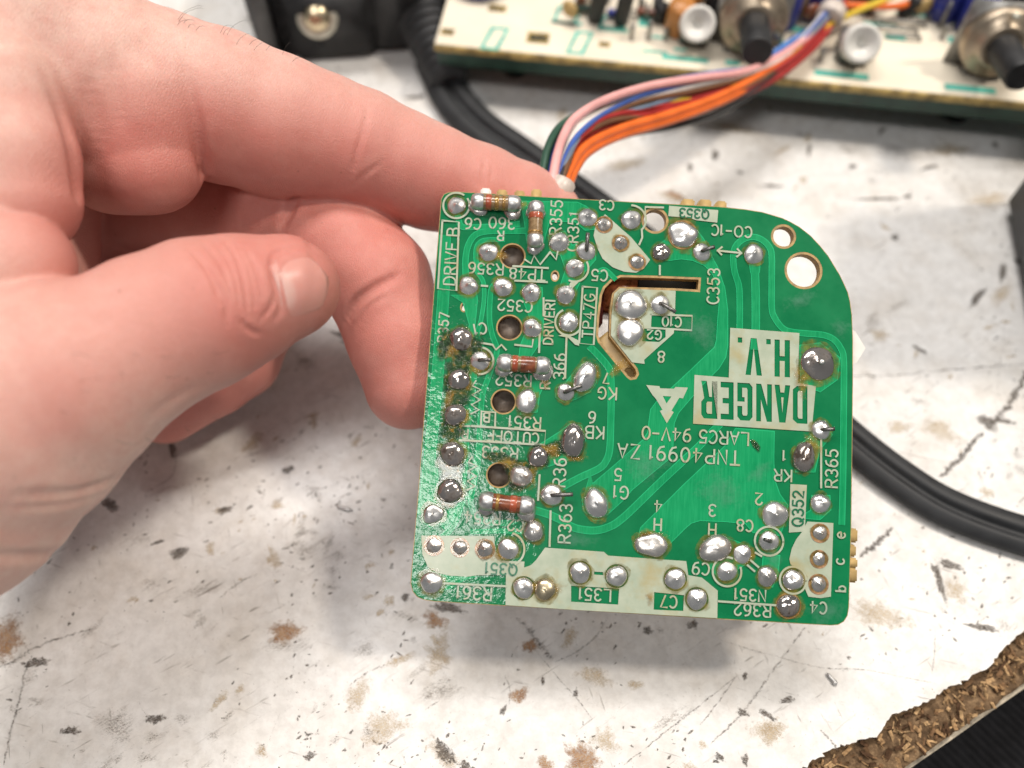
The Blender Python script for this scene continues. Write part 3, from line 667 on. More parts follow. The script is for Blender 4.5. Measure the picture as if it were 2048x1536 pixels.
pour([(1045, 570), (1085, 575), (1088, 640), (1085, 680), (1055, 725), (1035, 725), (1040, 690), (1060, 640), (1045, 600)])
pour([(1060, 720), (1100, 730), (1098, 750), (1080, 790), (1075, 825), (1040, 830), (1036, 790), (1055, 765)])
trace([(960, 880), (955, 930), (945, 980), (942, 1010), (960, 1040), (1000, 1046), (1030, 1042), (1050, 1025)], 11)
trace([(940, 1064), (1000, 1062), (1050, 1064)], 9)
trace([(885, 1075), (900, 1060), (912, 1040), (922, 1010), (930, 990)], 12)
pour([(860, 1140), (900, 1150), (960, 1152), (930, 1160), (900, 1178), (870, 1186), (852, 1180)])
trace([(1195, 545), (1210, 540), (1232, 560)], 10)
pour([(1455, 1075), (1500, 1092), (1490, 1130), (1440, 1160), (1405, 1120)]); pour([(1525, 1110), (1560, 1110), (1556, 1150), (1545, 1175), (1520, 1170)])
pour([(1610, 880), (1650, 840), (1665, 870), (1640, 900), (1630, 945), (1590, 945), (1585, 900)])
pour([(1598, 690), (1640, 685), (1680, 715), (1675, 760), (1640, 785), (1600, 770)])
pour([(1622, 990), (1660, 990), (1662, 1020), (1640, 1040), (1612, 1038), (1600, 1032), (1620, 1020)])

# ---- white print
silkz = [0.165]
def silk(loops, mat='silk', name='print_panel'):
    silkz[0] += 0.0012
    return fill(name, loops, silkz[0]-0.012, silkz[0], M[mat], pcb)
def strokes(lines, w, mat='silk', name='print_line', parent=None):   # local mm polylines
    mb = MB()
    for P in lines:
        P = np.array(P, float)
        if len(P) == 1: P = np.array([P[0]-[w*0.3, 0], P[0]+[w*0.3, 0]])
        silkz[0] += 0.00035
        A = strip(P, w); n = len(P); z = silkz[0]
        d0 = P[0]-P[1]; d0 = d0/(np.linalg.norm(d0)+1e-9)*w*0.35; d1 = P[-1]-P[-2]; d1 = d1/(np.linalg.norm(d1)+1e-9)*w*0.35
        A = np.array(A); A[0] += d0; A[-1] += d0; A[n-1] += d1; A[n] += d1
        mb.add([(x, y, z) for x, y in A], [(i, i+1, 2*n-2-i, 2*n-1-i) for i in range(n-1)])
    return mb.build(name, M[mat], parent or pcb, False)
def line_px(pts, w=4, name='print_line'): return strokes([[pc(x, y) for x, y in pts]], w*PX, name=name)
def arc_px(x, y, r, a0, a1, w=4, n=26):
    c = pc(x, y); return strokes([[c+r*PX*np.array([math.cos(math.radians(a0+(a1-a0)*k/n)), math.sin(math.radians(a0+(a1-a0)*k/n))]) for k in range(n+1)]], w*PX)
def A_(cx, cy, rx, ry, a0, a1, n=9): return [(cx+rx*math.cos(math.radians(a0+(a1-a0)*k/n)), cy+ry*math.sin(math.radians(a0+(a1-a0)*k/n))) for k in range(n+1)]
G = {'A': [[(0, 0), (.32, 1), (.64, 0)], [(.11, .34), (.53, .34)]],
     'B': [[(0, 0), (0, 1)], [(0, 1)]+A_(.34, .765, .24, .235, 90, -90)+[(0, .53)], [(0, .53)]+A_(.36, .265, .27, .265, 90, -90)+[(0, 0)]],
     'C': [A_(.34, .5, .34, .5, 48, 312, 14)], 'D': [[(0, 0), (0, 1)]+A_(.24, .5, .40, .5, 90, -90, 12)+[(0, 0)]],
     'E': [[(.55, 1), (0, 1), (0, 0), (.57, 0)], [(0, .52), (.46, .52)]], 'F': [[(.55, 1), (0, 1), (0, 0)], [(0, .52), (.46, .52)]],
     'G': [A_(.34, .5, .34, .5, 48, 330, 14)+[(.66, .44), (.38, .44)]], 'H': [[(0, 0), (0, 1)], [(.6, 0), (.6, 1)], [(0, .52), (.6, .52)]], 'I': [[(.05, 0), (.05, 1)]],
     'K': [[(0, 0), (0, 1)], [(.58, 1), (0, .42)], [(.18, .6), (.62, 0)]], 'L': [[(0, 1), (0, 0), (.55, 0)]], 'N': [[(0, 0), (0, 1), (.6, 0), (.6, 1)]],
     'O': [A_(.36, .5, .36, .5, 90, 450, 20)], 'P': [[(0, 0), (0, 1)]+A_(.34, .74, .26, .26, 90, -90)+[(0, .48)]], 'Q': [A_(.36, .5, .36, .5, 90, 450, 20), [(.42, .28), (.68, -.05)]],
     'R': [[(0, 0), (0, 1)]+A_(.34, .745, .26, .255, 90, -90)+[(0, .49)], [(.3, .49), (.62, 0)]], 'T': [[(0, 1), (.64, 1)], [(.32, 1), (.32, 0)]],
     'U': [[(0, 1), (0, .3)]+A_(.3, .3, .3, .3, 180, 360)+[(.6, 1)]], 'V': [[(0, 1), (.32, 0), (.64, 1)]], 'Z': [[(0, 1), (.58, 1), (0, 0), (.6, 0)]],
     '0': [A_(.30, .5, .30, .5, 90, 450, 20)], '1': [[(.06, .82), (.2, 1), (.2, 0)]], '2': [A_(.28, .72, .28, .28, 165, -35, 9)+[(0, 0), (.58, 0)]],
     '3': [A_(.26, .74, .27, .26, 150, -90, 9), A_(.26, .25, .30, .26, 90, -150, 10)], '4': [[(.42, 0), (.42, 1), (0, .3), (.6, .3)]],
     '5': [[(.52, 1), (.08, 1), (.04, .55)]+A_(.27, .32, .29, .32, 110, -150, 11)], '6': [A_(.29, .3, .28, .3, 90, 450, 16), [(.02, .36), (.06, .7), (.2, .93), (.46, 1)]],
     '7': [[(0, 1), (.55, 1), (.18, 0)]], '8': [A_(.29, .75, .24, .25, 90, 450, 16), A_(.29, .25, .29, .25, 90, 450, 16)], '9': [A_(.29, .7, .28, .3, 90, 450, 16), [(.56, .64), (.5, .3), (.36, .07), (.1, 0)]],
     '-': [[(.04, .5), (.5, .5)]], '.': [[(.1, .03)]], 'e': [[(.05, .36), (.52, .36)]+A_(.28, .34, .26, .34, 5, 310, 12)], 'c': [A_(.28, .34, .26, .34, 45, 315, 12)], 'b': [[(0, 0), (0, 1)], A_(.26, .33, .26, .33, 90, 450, 14)]}
def text(s_, x, y, rot, h=1.75, w=0.27, mat='silk', gap=0.27, sx=1.0):
    """stroke lettering centred on a photograph position, turned rot degrees on the board"""
    L_ = []; cur = 0.0
    for ch in s_:
        if ch == ' ': cur += 0.5; continue
        g = G[ch]; wd = max(p[0] for l in g for p in l)
        L_ += [[(cur+p[0]*sx, p[1]) for p in l] for l in g]; cur += wd*sx+gap
    cur -= gap; c = pc(x, y); a = math.radians(rot); ca, sa = math.cos(a), math.sin(a); out = []
    for l in L_:
        out.append([(c[0]+((px_-cur/2)*ca-(py_-.5)*sa)*h, c[1]+((px_-cur/2)*sa+(py_-.5)*ca)*h) for px_, py_ in l])
    return strokes(out, w, mat, 'lettering')

# panels
silk([PL([(1210, 429), (1262, 475), (1300, 520), (1287, 538), (1272, 546), (1248, 544), (1225, 535), (1205, 518), (1195, 498), (1187, 472), (1191, 450)])])
silk([PL([(1239.5, 577), (1351, 582), (1349.4, 629), (1301.4, 627), (1301.4, 654), (1332, 657), (1348, 659), (1347, 667), (1288, 720), (1289, 728), (1264, 725), (1221.6, 671), (1223, 630), (1228, 588)]),
      PL([(1288, 657.5), (1330.7, 659.4), (1330.7, 674.6), (1317.7, 684.4), (1284, 682.8)])])
line_px([(1301, 629), (1384, 632), (1383, 661), (1301, 656), (1301, 629)], 4)
silk([PL([(1338, 412), (1436, 421), (1434, 446), (1392, 441), (1378, 436), (1336, 433)])])
silk([PL([(843, 1071), (988.7, 1072), (990, 1101), (1002, 1121), (1049, 1123), (1047, 1152), (1002, 1150), (957, 1150), (935, 1153), (899, 1151), (876, 1146), (856, 1134), (845, 1108)])])
silk([PL([(1580, 968), (1613, 970), (1609, 1063), (1577, 1065)])])
silk([PL([(1614, 1043), (1666, 1046), (1661, 1193), (1640, 1196), (1616, 1193), (1606, 1170), (1596, 1140), (1580, 1128), (1578, 1118), (1583, 1096), (1592, 1078), (1603, 1064)])])
bot = PL([(1090, 1095), (1207.6, 1103.5), (1216, 1111), (1372, 1122), (1376, 1150), (1403.5, 1155), (1435, 1181), (1434, 1236), (1300, 1228), (1150, 1219.5), (1011, 1210), (1012, 1142), (1040, 1138), (1062, 1130), (1072, 1120)])
silk([bot, PL([(1142, 1171), (1238, 1177), (1236, 1209), (1142, 1203)]), PL([(1308, 1184), (1367.5, 1190), (1366, 1221.6), (1307, 1219)]), PL([(1188, 1143), (1206, 1144), (1206, 1150), (1188, 1149)])]
     +[circ(x, y, 23) for x, y in ((1047, 1176), (1160, 1145), (1233, 1152), (1350, 1158), (1393, 1198))]+[circ(1092, 1179, 20)])
tri = [(493, 452), (585, 460), (590, 475), (685, 478), (697, 466), (782, 470), (748, 545), (722, 541), (668, 630), (684, 640), (636, 717), (588, 632), (606, 624), (560, 548), (537, 522)]
silk([[tuple(pc(1150+x/3.471, 640+y/3.471)) for x, y in tri], [tuple(pc(1150+x/3.471, 640+y/3.471)) for x, y in ((608, 528), (668, 532), (634, 580))]], name='warning_mark')
BL = {'D': [[(0, 0), (.7, 0), (1, .1), (1, .9), (.7, 1), (0, 1)], [(.34, .13), (.34, .87), (.6, .87), (.67, .82), (.67, .18), (.6, .13)]],
      'A': [[(0, 0), (.32, 0), (.38, .2), (.62, .2), (.68, 0), (1, 0), (.7, 1), (.3, 1)], [(.42, .33), (.58, .33), (.5, .74)]],
      'N': [[(0, 0), (.3, 0), (.3, .58), (.68, 0), (1, 0), (1, 1), (.7, 1), (.7, .42), (.32, 1), (0, 1)]],
      'G': [[(1, .62), (1, .9), (.8, 1), (.2, 1), (0, .9), (0, .1), (.2, 0), (1, 0), (1, .5), (.52, .5), (.52, .38), (.68, .38), (.68, .13), (.38, .13), (.33, .18), (.33, .82), (.38, .87), (.62, .87), (.68, .82), (.68, .62)]],
      'E': [[(0, 0), (1, 0), (1, .15), (.38, .15), (.38, .43), (.85, .43), (.85, .57), (.38, .57), (.38, .85), (1, .85), (1, 1), (0, 1)]],
      'R': [[(0, 0), (.34, 0), (.34, .42), (.5, .42), (.66, 0), (1, 0), (.82, .46), (1, .56), (1, .9), (.84, 1), (0, 1)], [(.34, .55), (.62, .55), (.68, .6), (.68, .82), (.62, .87), (.34, .87)]],
      'H': [[(0, 0), (.34, 0), (.34, .44), (.66, .44), (.66, 0), (1, 0), (1, 1), (.66, 1), (.66, .57), (.34, .57), (.34, 1), (0, 1)]],
      'V': [[(.32, 0), (.68, 0), (1, 1), (.68, 1), (.5, .26), (.32, 1), (0, 1)]], '.': [[(0, 0), (1, 0), (1, .14), (0, .14)]]}
def block(ch, q):                                              # q: upside-down letter box, four photo corners: start-base, end-base, end-top, start-top
    q = [np.array(p, float) for p in q]; out = []
    for L_ in BL[ch]:
        out.append([tuple(pc(*((q[0]*(1-u)+q[1]*u)*(1-v)+(q[3]*(1-u)+q[2]*u)*v))) for u, v in L_])
    return out
def row(s_, x0, x1, ytop0, ytop1, ybot0, ybot1, widths):      # letters run from right (x0) to left (x1), upside down
    tot = sum(widths); out = []; cur = 0
    for ch, w_ in zip(s_, widths):
        if ch != ' ':
            u0, u1 = cur/tot, (cur+w_)/tot
            f = lambda u, a, b: (x0+(x1-x0)*u, a+(b-a)*u)
            out += block(ch, [f(u0, ytop0, ytop1), f(u1, ytop0, ytop1), f(u1, ybot0, ybot1), f(u0, ybot0, ybot1)])
        cur += w_
    return out
dang = PL([(1388.5, 750), (1457, 755.5), (1460, 656), (1598, 666.5), (1595, 766), (1631, 772.5), (1622.5, 863), (1385.7, 847.5)])
silk([dang]+row('D A N G E R', 1614, 1402, 773, 761.5, 848, 836.5, [27, 5, 29, 5, 29, 7, 28, 7, 24, 6, 30])+row('H . V .', 1579, 1475, 681, 675, 755, 749, [28, 7, 8, 8, 30, 6, 8])[:], name='danger_panel')
# lettering (turned the way it is printed)
for a in [('DRIVE.B', 903, 513, 90, 1.9), ('C6', 946, 448, 180, 1.75), ('360', 1004, 447, 180, 1.8), ('R', 1001, 472, 180, 1.5), ('R355', 1112, 436, 90, 1.8), ('CR351', 1146, 465, 90, 1.7), ('C3', 1213, 411, 180, 1.6),
          ('R356', 972, 538, 180, 1.75), ('TP48', 1055, 549, 180, 1.75), ('C352', 1030, 612, 180, 1.75), ('C5', 1199, 551, 180, 1.75), ('C1', 961, 658, 195, 1.75), ('R352', 1027, 761, 180, 1.75), ('R351', 1050, 845, 180, 1.75),
          ('R353', 1000, 906, 180, 1.75), ('KG', 1214, 787, 180, 1.85), ('7', 1212, 757, 180, 1.6), ('KB', 1189, 865, 180, 1.85), ('6', 1184, 835, 180, 1.75), ('8', 1322, 714, 180, 1.7), ('G1', 1242, 985, 180, 1.9),
          ('5', 1236, 949, 180, 1.8), ('H', 1315, 1049, 180, 1.75), ('4', 1316, 1013, 180, 1.75), ('H', 1424, 1059, 180, 1.75), ('3', 1424, 1021, 180, 1.75), ('2', 1517, 998, 180, 1.75), ('C8', 1489, 1051, 180, 1.7), ('C9', 1401, 1137, 180, 1.8),
          ('C7', 1337, 1203, 180, 1.75), ('L351', 1190, 1189, 180, 1.75), ('N351', 1500, 1190, 180, 1.7), ('R362', 1504, 1220, 180, 1.75), ('R361', 949, 1186, 180, 1.85), ('C4', 1636, 1215, 180, 1.7), ('KR', 1565, 951, 180, 1.75),
          ('1', 1568, 912, 180, 1.6), ('CO-1C', 1463, 463, 180, 1.75), ('C353', 1426, 573, 90, 1.85), ('R363', 1130, 1047, 90, 1.85), ('R36', 1119, 945, 90, 1.85), ('R365', 1662, 937, 90, 1.85), ('DRIVERI', 1098, 645, 90, 1.45), ('R', 1090, 771, 90, 1.5),
          ('366', 1119, 733, 90, 1.75), ('R357', 887, 655, 90, 1.5), ('R354', 965, 1036, 180, 1.7), ('C2', 1031, 1050, 180, 1.7), ('e', 1678, 1070, 90, 1.7), ('c', 1676, 1123, 90, 1.7), ('b', 1680, 1177, 90, 1.5), ('B', 973, 835, 180, 1.4), ('R', 930, 868, 180, 1.4)]:
    text(*a)
text('CUTOFF', 1026, 874, 180, 1.6, 0.26); text('TNP40991 ZA', 1357, 909, 180, 2.15, 0.30, gap=0.30); text('LARC5 94V-0', 1390, 872, 180, 1.95, 0.28, gap=0.24)
text('C10', 1343, 644, 180, 1.55); text('G2', 1308, 670, 180, 1.45); text('TP47G', 1177, 632, 90, 1.7, 0.25)
text('Q353', 1388, 428, 180, 1.45, 0.27, 'lettergreen'); text('Q351', 1003, 1138, 180, 1.65, 0.28, 'lettergreen'); text('Q352', 1595, 1017, 90, 1.65, 0.28, 'lettergreen')
for pts in [[(885, 442), (918, 445), (913, 582), (876, 578), (885, 442)], [(941, 852), (1091, 862), (1089, 890), (918, 880), (922, 853), (941, 852)], [(962, 854), (963, 823), (991, 825), (990, 856)], [(1165, 574), (1194, 576), (1187, 690), (1158, 687), (1165, 574)],
            [(1133, 670), (1130, 756)], [(1080, 650), (1078, 705)], [(1087, 597), (1087, 632)], [(1641, 880), (1641, 975)], [(1101, 1022), (1099, 1092)], [(888, 1166), (1012, 1172)], [(1436, 1202), (1550, 1210)], [(1319, 532), (1319, 550)],
            [(1434, 502), (1482, 507)], [(1443, 495), (1434, 502), (1442, 510)], [(1474, 499), (1482, 507), (1473, 514)], [(1030, 562), (1094, 565)], [(1026, 533), (1096, 537)], [(1290, 432), (1290, 415), (1326, 416)], [(1283, 460), (1284, 476), (1278, 490)],
            [(1050, 520), (1062, 528), (1068, 512), (1080, 530), (1100, 505)], [(1100, 505), (1112, 520), (1116, 500)], [(955, 685), (985, 690), (992, 700), (1003, 690), (1012, 700)], [(1030, 690), (1064, 694), (1066, 680)], [(1079, 950), (1076, 1000)],
            [(963, 572), (975, 573)], [(1510, 1105), (1522, 1112)], [(1500, 1120), (1516, 1134)], [(1494, 1130), (1508, 1142)]]:
    line_px(pts, 4)
zig = [(952, 762), (945, 772), (962, 780), (944, 790), (961, 800), (943, 810), (958, 820), (942, 828)]
line_px(zig, 3.5); line_px([(x-8, y+152) for x, y in zig], 3.5)
for a in [(913, 412, 27, 60, 395, 4), (1262, 440, 30, -40, 90, 4), (1149, 537, 28, -110, 30, 4), (1537, 1082, 28, 0, 360, 4), (1453, 1143, 28, 20, -290, 4), (1585, 1160, 26, 0, 360, 4), (1137, 645, 27, 120, 330, 4), (1016, 1098, 32, -60, 75, 4), (960, 722, 27, -90, 90, 4)]:
    arc_px(*a)
silk([PL([(1116, 672), (1130, 668), (1158, 682), (1158, 692), (1150, 690), (1136, 676)])]); silk([PL([(1140, 566), (1160, 562), (1134, 588)])])

# ---- solder joints
def lumpy(prof, seed, amp, n=22):
    r = random.Random(seed); ph = [r.uniform(0, 6.28) for _ in range(6)]; V = []; F = []; m = len(prof)
    for q, z in prof:
        for k in range(n):
            th = 2*math.pi*k/n
            w_ = 1+amp*(math.sin(2*th+ph[0])*0.6+math.sin(3*th+ph[1])*0.5+math.sin(5*th+ph[2]+z*2)*0.3)
            V.append((q*w_*math.cos(th), q*w_*math.sin(th), z*(1+amp*math.sin(th+ph[3]))))
    for i in range(m-1):
        for k in range(n): F.append((i*n+k, i*n+(k+1) % n, (i+1)*n+(k+1) % n, (i+1)*n+k))
    F.append(tuple((m-1)*n+k for k in range(n)))
    me = bpy.data.meshes.new('solder_joint'); me.from_pydata([tuple(c*S for c in v) for v in V], [], F); me.update()
    me.polygons.foreach_set('use_smooth', [True]*len(me.polygons)); return me
PROF = {'cone': [(1.04, 0), (1.02, .07), (.95, .155), (.82, .245), (.66, .325), (.50, .40), (.35, .475), (.22, .55), (.12, .63), (.05, .69)],
        'dome': [(1.05, 0), (1.03, .08), (.97, .18), (.86, .29), (.71, .385), (.54, .455), (.36, .50), (.18, .53), (.05, .54)],
        'flat': [(1.02, 0), (.98, .10), (.90, .20), (.75, .28), (.55, .33), (.35, .36), (.18, .37), (.05, .375)]}
jm = {}
def jmesh(kind, mat):
    k = random.randrange(4)
    if (kind, mat, k) not in jm:
        me = lumpy(PROF[kind], hash((len(kind), k)) & 1023, 0.06 if kind != 'flat' else 0.12); me.materials.append(M[mat]); jm[(kind, mat, k)] = me
    return jm[(kind, mat, k)]
def joint(x, y, r, kind='cone', mat='solder', ry=None, ang=0, lead=None, ring=None, hgt=1.0):
    o = bpy.data.objects.new('solder_joint', jmesh(kind, mat)); C.objects.link(o); o.parent = pcb
    c = pc(x, y); o.location = (c[0]*S, c[1]*S, 0.13*S)
    o.scale = (r*PX, (ry or r)*PX, (r+(ry or r))/2*PX*hgt*random.uniform(0.85, 1.1)); o.rotation_euler = (0, 0, math.radians(ang)+(random.uniform(0, 6.28) if not ry else 0))
    if lead:
        dx, dy, ln = lead; mb = MB(); rr = 0.32
        inv = o.rotation_euler.z; R2 = np.array([[math.cos(-inv), -math.sin(-inv)], [math.sin(-inv), math.cos(-inv)]])
        d = R2 @ np.array([dx, dy])/np.linalg.norm([dx, dy]); h = 0.55; k = 1/(r*PX); kz = 1/o.scale[2]
        mb.tube([(-d[0]*0.3*k, -d[1]*0.3*k, 0.25*kz), (d[0]*0.2*k, d[1]*0.2*k, 1.15*kz), (d[0]*ln*0.55*k, d[1]*ln*0.55*k, (1.35)*kz), (d[0]*ln*k, d[1]*ln*k, 1.5*kz)], rr*k, 8)
        mb.build('lead', M['lead'], o)
    if ring:
        lay[0] += 0.0005
        fill('pad_ring', [circ(x, y, ring, 26), circ(x, y, r*0.6, 20)], 0.19, 0.235+lay[0]*0.1, M['copper'], pcb)
    return o
for a in [(913, 412, 18), (977, 505, 19), (1118, 485, 20), (1175, 436, 19), (1262, 440, 20), (1149, 537, 19), (1131, 590, 19), (937, 572, 19), (1006, 575, 19), (1062, 586, 19), (1064, 657, 19), (1137, 645, 20, 'dome'),
          (1016, 1098, 20), (863, 1165, 21), (866, 1028, 20, 'flat'), (1047, 1176, 20, 'dome'), (1160, 1145, 20), (1233, 1152, 20, 'dome'), (1350, 1158, 20), (1393, 1198, 20), (1484, 1108, 18), (1453, 1143, 19),
          (1585, 1160, 20, 'dome'), (1549, 1029, 25), (1640, 1007, 19, 'dome'), (1507, 509, 20), (1261, 610, 31, 'dome'), (1259, 665, 27, 'dome')]:
    joint(*a)
for x, y in ((1208, 450), (1241, 487), (1274, 525)): joint(x, y, 14, 'cone', 'solder_dull', ring=18)
for x, y, r in ((868, 1091, 15), (920, 1095, 14), (970, 1098, 15), (1636, 1168, 15), (1637, 1118, 13), (1639, 1066, 14)): joint(x, y, r, 'cone', 'solder_dull', ring=r+5)
for a in [(922, 678, 23), (918, 760, 21), (910, 830, 22), (905, 908, 24), (900, 982, 24), (1076, 914, 20)]: joint(*a, 'dome', 'solder_dark')
joint(1042, 953, 22, 'dome', 'solder_dull'); joint(1322, 505, 18, 'dome', 'solder_dark'); joint(1576, 1211, 22, 'dome', 'solder_dark', ring=25); joint(1533, 1153, 19, 'cone', 'solder_dull'); joint(1090, 1179, 21, 'dome', 'solder_gold')
joint(1067, 1063, 20, 'dome', 'solder_dull'); joint(1365, 470, 29, 'flat', 'solder', hgt=1.2, ring=31)
joint(1172, 503, 19, lead=(0, 1, 2.6)); joint(960, 722, 19, lead=(1, 0.05, 1.7)); joint(1131, 785, 17, lead=(1, 0.45, 2.6)); joint(1103, 990, 21, 'dome', lead=(1, 0.1, 3.2)); joint(1320, 610, 19, lead=(1, -0.6, 2.6))
joint(1403, 505, 18, lead=(1, 0.35, 1.8)); joint(1641, 860, 19, 'dome', lead=(1, 0.1, 1.6)); joint(1537, 1082, 19, lead=(-1, 0.3, 1.2))
for a in [(1053, 803, 20, 'dome', 'solder', 25, 0), (1170, 755, 22, 'dome', 'solder', 31, -18), (1146, 882, 23, 'dome', 'solder_dark', 34, 6), (1192, 1007, 23, 'dome', 'solder', 30, 30), (1303, 1090, 31, 'flat', 'solder_dull', 24, -6),
          (1430, 1097, 32, 'dome', 'solder_dull', 25, 18), (1607, 915, 21, 'dome', 'solder_dark', 31, -8)]:
    joint(*a)
hv = joint(1635, 727, 33, 'cone', 'solder_dark', hgt=0.8)
mb = MB(); mb.lathe([(0.16, 0.6), (0.16, 0.93), (0.12, 0.97), (0.04, 0.98)], n=12); mb.build('lead', M['cap_metal'], hv)

# ---- flux, clear amber and burnt
fz = [0.29]
def goo(x, y, rx, ry, ang, mat, name='flux_residue', seed=0):
    fz[0] += 0.002; c = pc(x, y)
    V, F, fd = blob_geo(c[0], c[1], rx*PX, ry*PX, math.radians(ang), seed+x+y, fz[0], 20, 0.3)
    return with_fade(name, V, F, fd, M[mat], pcb)
for a in [(920, 690, 44, 40, 0), (916, 745, 36, 50, 10), (914, 790, 34, 40, 0), (905, 860, 30, 30, 0), (902, 935, 36, 50, 0), (898, 985, 36, 36, 0), (1040, 950, 36, 40, 0), (1076, 915, 32, 28, 0), (1110, 895, 40, 22, 30), (1000, 915, 40, 14, 0), (948, 700, 24, 40, 0), (892, 690, 20, 46, 0), (1510, 890, 8, 18, 50)]:
    goo(*a, 'burnt', 'burnt_flux')
for a in [(962, 728, 34, 34, 0), (1000, 512, 22, 20, 0), (1035, 412, 28, 18, 0), (1188, 445, 16, 14, 0), (1185, 745, 20, 20, 0), (1055, 1176, 34, 24, 0), (1100, 1178, 30, 30, 0), (1076, 735, 30, 18, 0), (1050, 1010, 36, 22, 0), (1090, 760, 14, 20, 0), (1302, 1072, 40, 18, 0),
          (1602, 760, 24, 36, 0), (1625, 890, 26, 26, 0), (905, 700, 16, 24, 0), (938, 680, 14, 30, 0), (936, 765, 14, 26, 0), (896, 800, 12, 30, 0), (930, 835, 14, 26, 0), (926, 905, 14, 24, 0), (922, 985, 14, 26, 0), (1100, 900, 30, 22, 20), (1060, 955, 22, 30, 0), (1020, 925, 30, 12, 0), (1146, 915, 26, 14, 0), (1490, 1112, 26, 20, 0), (1262, 640, 30, 10, 0), (1000, 1110, 20, 20, 0), (1238, 735, 14, 40, -38), (1635, 727, 40, 40, 0), (1300, 1195, 10, 22, 0), (1580, 1215, 36, 24, 0)]:
    goo(*a, 'flux')

for o in [q for q in list(pcb.children) if q.name.startswith('solder_joint')]:   # every joint sits in a thin skirt of flux
    fz[0] += 0.001; k = random.uniform(1.22, 1.42); sx_, sy_ = o.scale[0], o.scale[1]
    V, F, fd = blob_geo(o.location.x/S, o.location.y/S, sx_*k, sy_*k, o.rotation_euler.z, random.random(), 0.262+fz[0]*0.02, 20, 0.14)
    with_fade('flux_skirt', V, F, [min(1.0, q+0.25) if q < 0.9 else q for q in fd], M['skirt'], pcb)
for a in [(1680, 655, 34, 26, 0), (1650, 1222, 66, 40, 0), (1545, 1118, 30, 30, 0), (1600, 600, 50, 30, 30), (1400, 660, 60, 50, 0), (1290, 930, 70, 50, 20), (1150, 1080, 60, 24, 0), (1440, 980, 60, 70, 0), (1515, 945, 26, 44, -40)]:
    goo(*a, 'haze_film', 'handling_smudge')
# ---- glass-bodied resistors
def resistor(x0, y0, x1, y1, r, body, bands, ends):
    a = np.array([*pc(x0, y0), 1.35]); b = np.array([*pc(x1, y1), 1.35]); d = b-a; Ln = np.linalg.norm(d); d /= Ln; rr = r*PX
    mb = MB(); mb.lathe([(rr*0.86, Ln*0.16), (rr*0.90, Ln*0.22), (rr*0.84, Ln*0.5), (rr*0.90, Ln*0.78), (rr*0.86, Ln*0.84)], a, d, 22); o = mb.build('resistor', M[body], pcb)
    for e0_, e1_ in ((0.0, 0.27), (0.73, 1.0)):
        mb = MB(); q = [(rr*0.45, 0), (rr*0.8, 0.035), (rr*0.97, 0.10), (rr, 0.17), (rr*0.97, 0.24), (rr*0.85, 0.27)]
        if e0_ > 0: q = [(p, 1-z) for p, z in q][::-1]
        mb.lathe([(p, z*Ln) for p, z in q], a, d, 22); mb.build('end_cap', M['cap_metal'], o)
    for u, w_, m_ in bands:
        mb = MB(); mb.lathe([(rr*0.90, Ln*(u-w_)), (rr*0.925, Ln*(u-w_*0.8)), (rr*0.915, Ln*(u+w_*0.8)), (rr*0.89, Ln*(u+w_))], a, d, 22, False); mb.build('colour_band', M[m_], o)
    for (ex, ey) in ends: joint(ex, ey, r*1.12, 'flat', 'solder_dull', hgt=1.3)
resistor(942, 408, 1042, 414, 17.5, 'res_tan', [(0.36, 0.055, 'band_red'), (0.52, 0.04, 'band_gold'), (0.66, 0.03, 'band_gold')], [(957, 415), (1026, 422)])
resistor(1072, 408, 1069, 500, 17, 'res_tan', [(0.33, 0.06, 'band_red'), (0.68, 0.02, 'band_gold')], [(1071, 425), (1070, 492)])
resistor(994, 727, 1100, 735, 18.5, 'res_tan', [(0.34, 0.05, 'band_red'), (0.58, 0.13, 'res_brown')], [(1010, 735), (1086, 744)])
resistor(957, 1000, 1069, 1013, 19, 'res_brown', [(0.62, 0.06, 'band_red'), (0.34, 0.03, 'band_gold')], [(976, 1010), (1052, 1022)])

# ---- what sits on the far side of the board
for x, y, r in TRIM:
    c = pc(x, y); mb = MB(); R_ = r*PX
    mb.lathe([(R_*1.5, -1.66), (R_*1.5, -7), (R_*0.2, -7), (R_*0.2, -4.6), (R_*0.74, -4.6), (R_*0.78, -3.4), (R_*0.95, -3.2), (R_*1.0, -1.66)], (c[0], c[1], 0), n=26)
    o = mb.build('trimmer_sleeve', M['tube'], pcb)
    mb = MB(); mb.box((c[0], c[1], -4.45), (R_*1.3, R_*0.3, 0.3)); mb.box((c[0], c[1], -4.43), (R_*0.3, R_*1.3, 0.32)); mb.build('screw_slot', M['steel'], o, False)
c = pc(1380, 870); mb = MB()
mb.lathe([(20.5, -1.75), (21, -2.2), (21, -8), (20, -9), (15, -9), (14.5, -8.2), (14.5, -1.75)], (c[0], c[1], 0), n=48); mb.build('tube_socket', M['tan_plastic'], pcb)
def comb(pts, mat='tan_plastic', name='heat_fin'):
    for (x, y, w_, h_) in pts:
        q = pc(x, y); mb = MB(); mb.box((q[0], q[1], -4.0), (w_*PX, h_*PX, 4.2), bev=0.25); mb.build(name, M[mat], pcb)
comb([(970, 388, 22, 44)], 'white_plastic', 'socket_tooth')
comb([(1003, 391, 22, 44), (1039, 393, 22, 44), (1073, 391, 22, 46), (1382, 408, 26, 40), (1416, 410, 26, 42), (1449, 412, 22, 40)], name='socket_tooth')
comb([(1706, 1072, 40, 28), (1703, 1103, 40, 24), (1706, 1128, 40, 20), (1705, 1153, 40, 28)], name='socket_tooth')
q = [pc(1700, 645), pc(1722, 658), pc(1743, 692), pc(1724, 722), pc(1700, 730)]
fill('white_connector', [[tuple(p) for p in q]], -7.5, -2.2, M['white_plastic'], pcb)
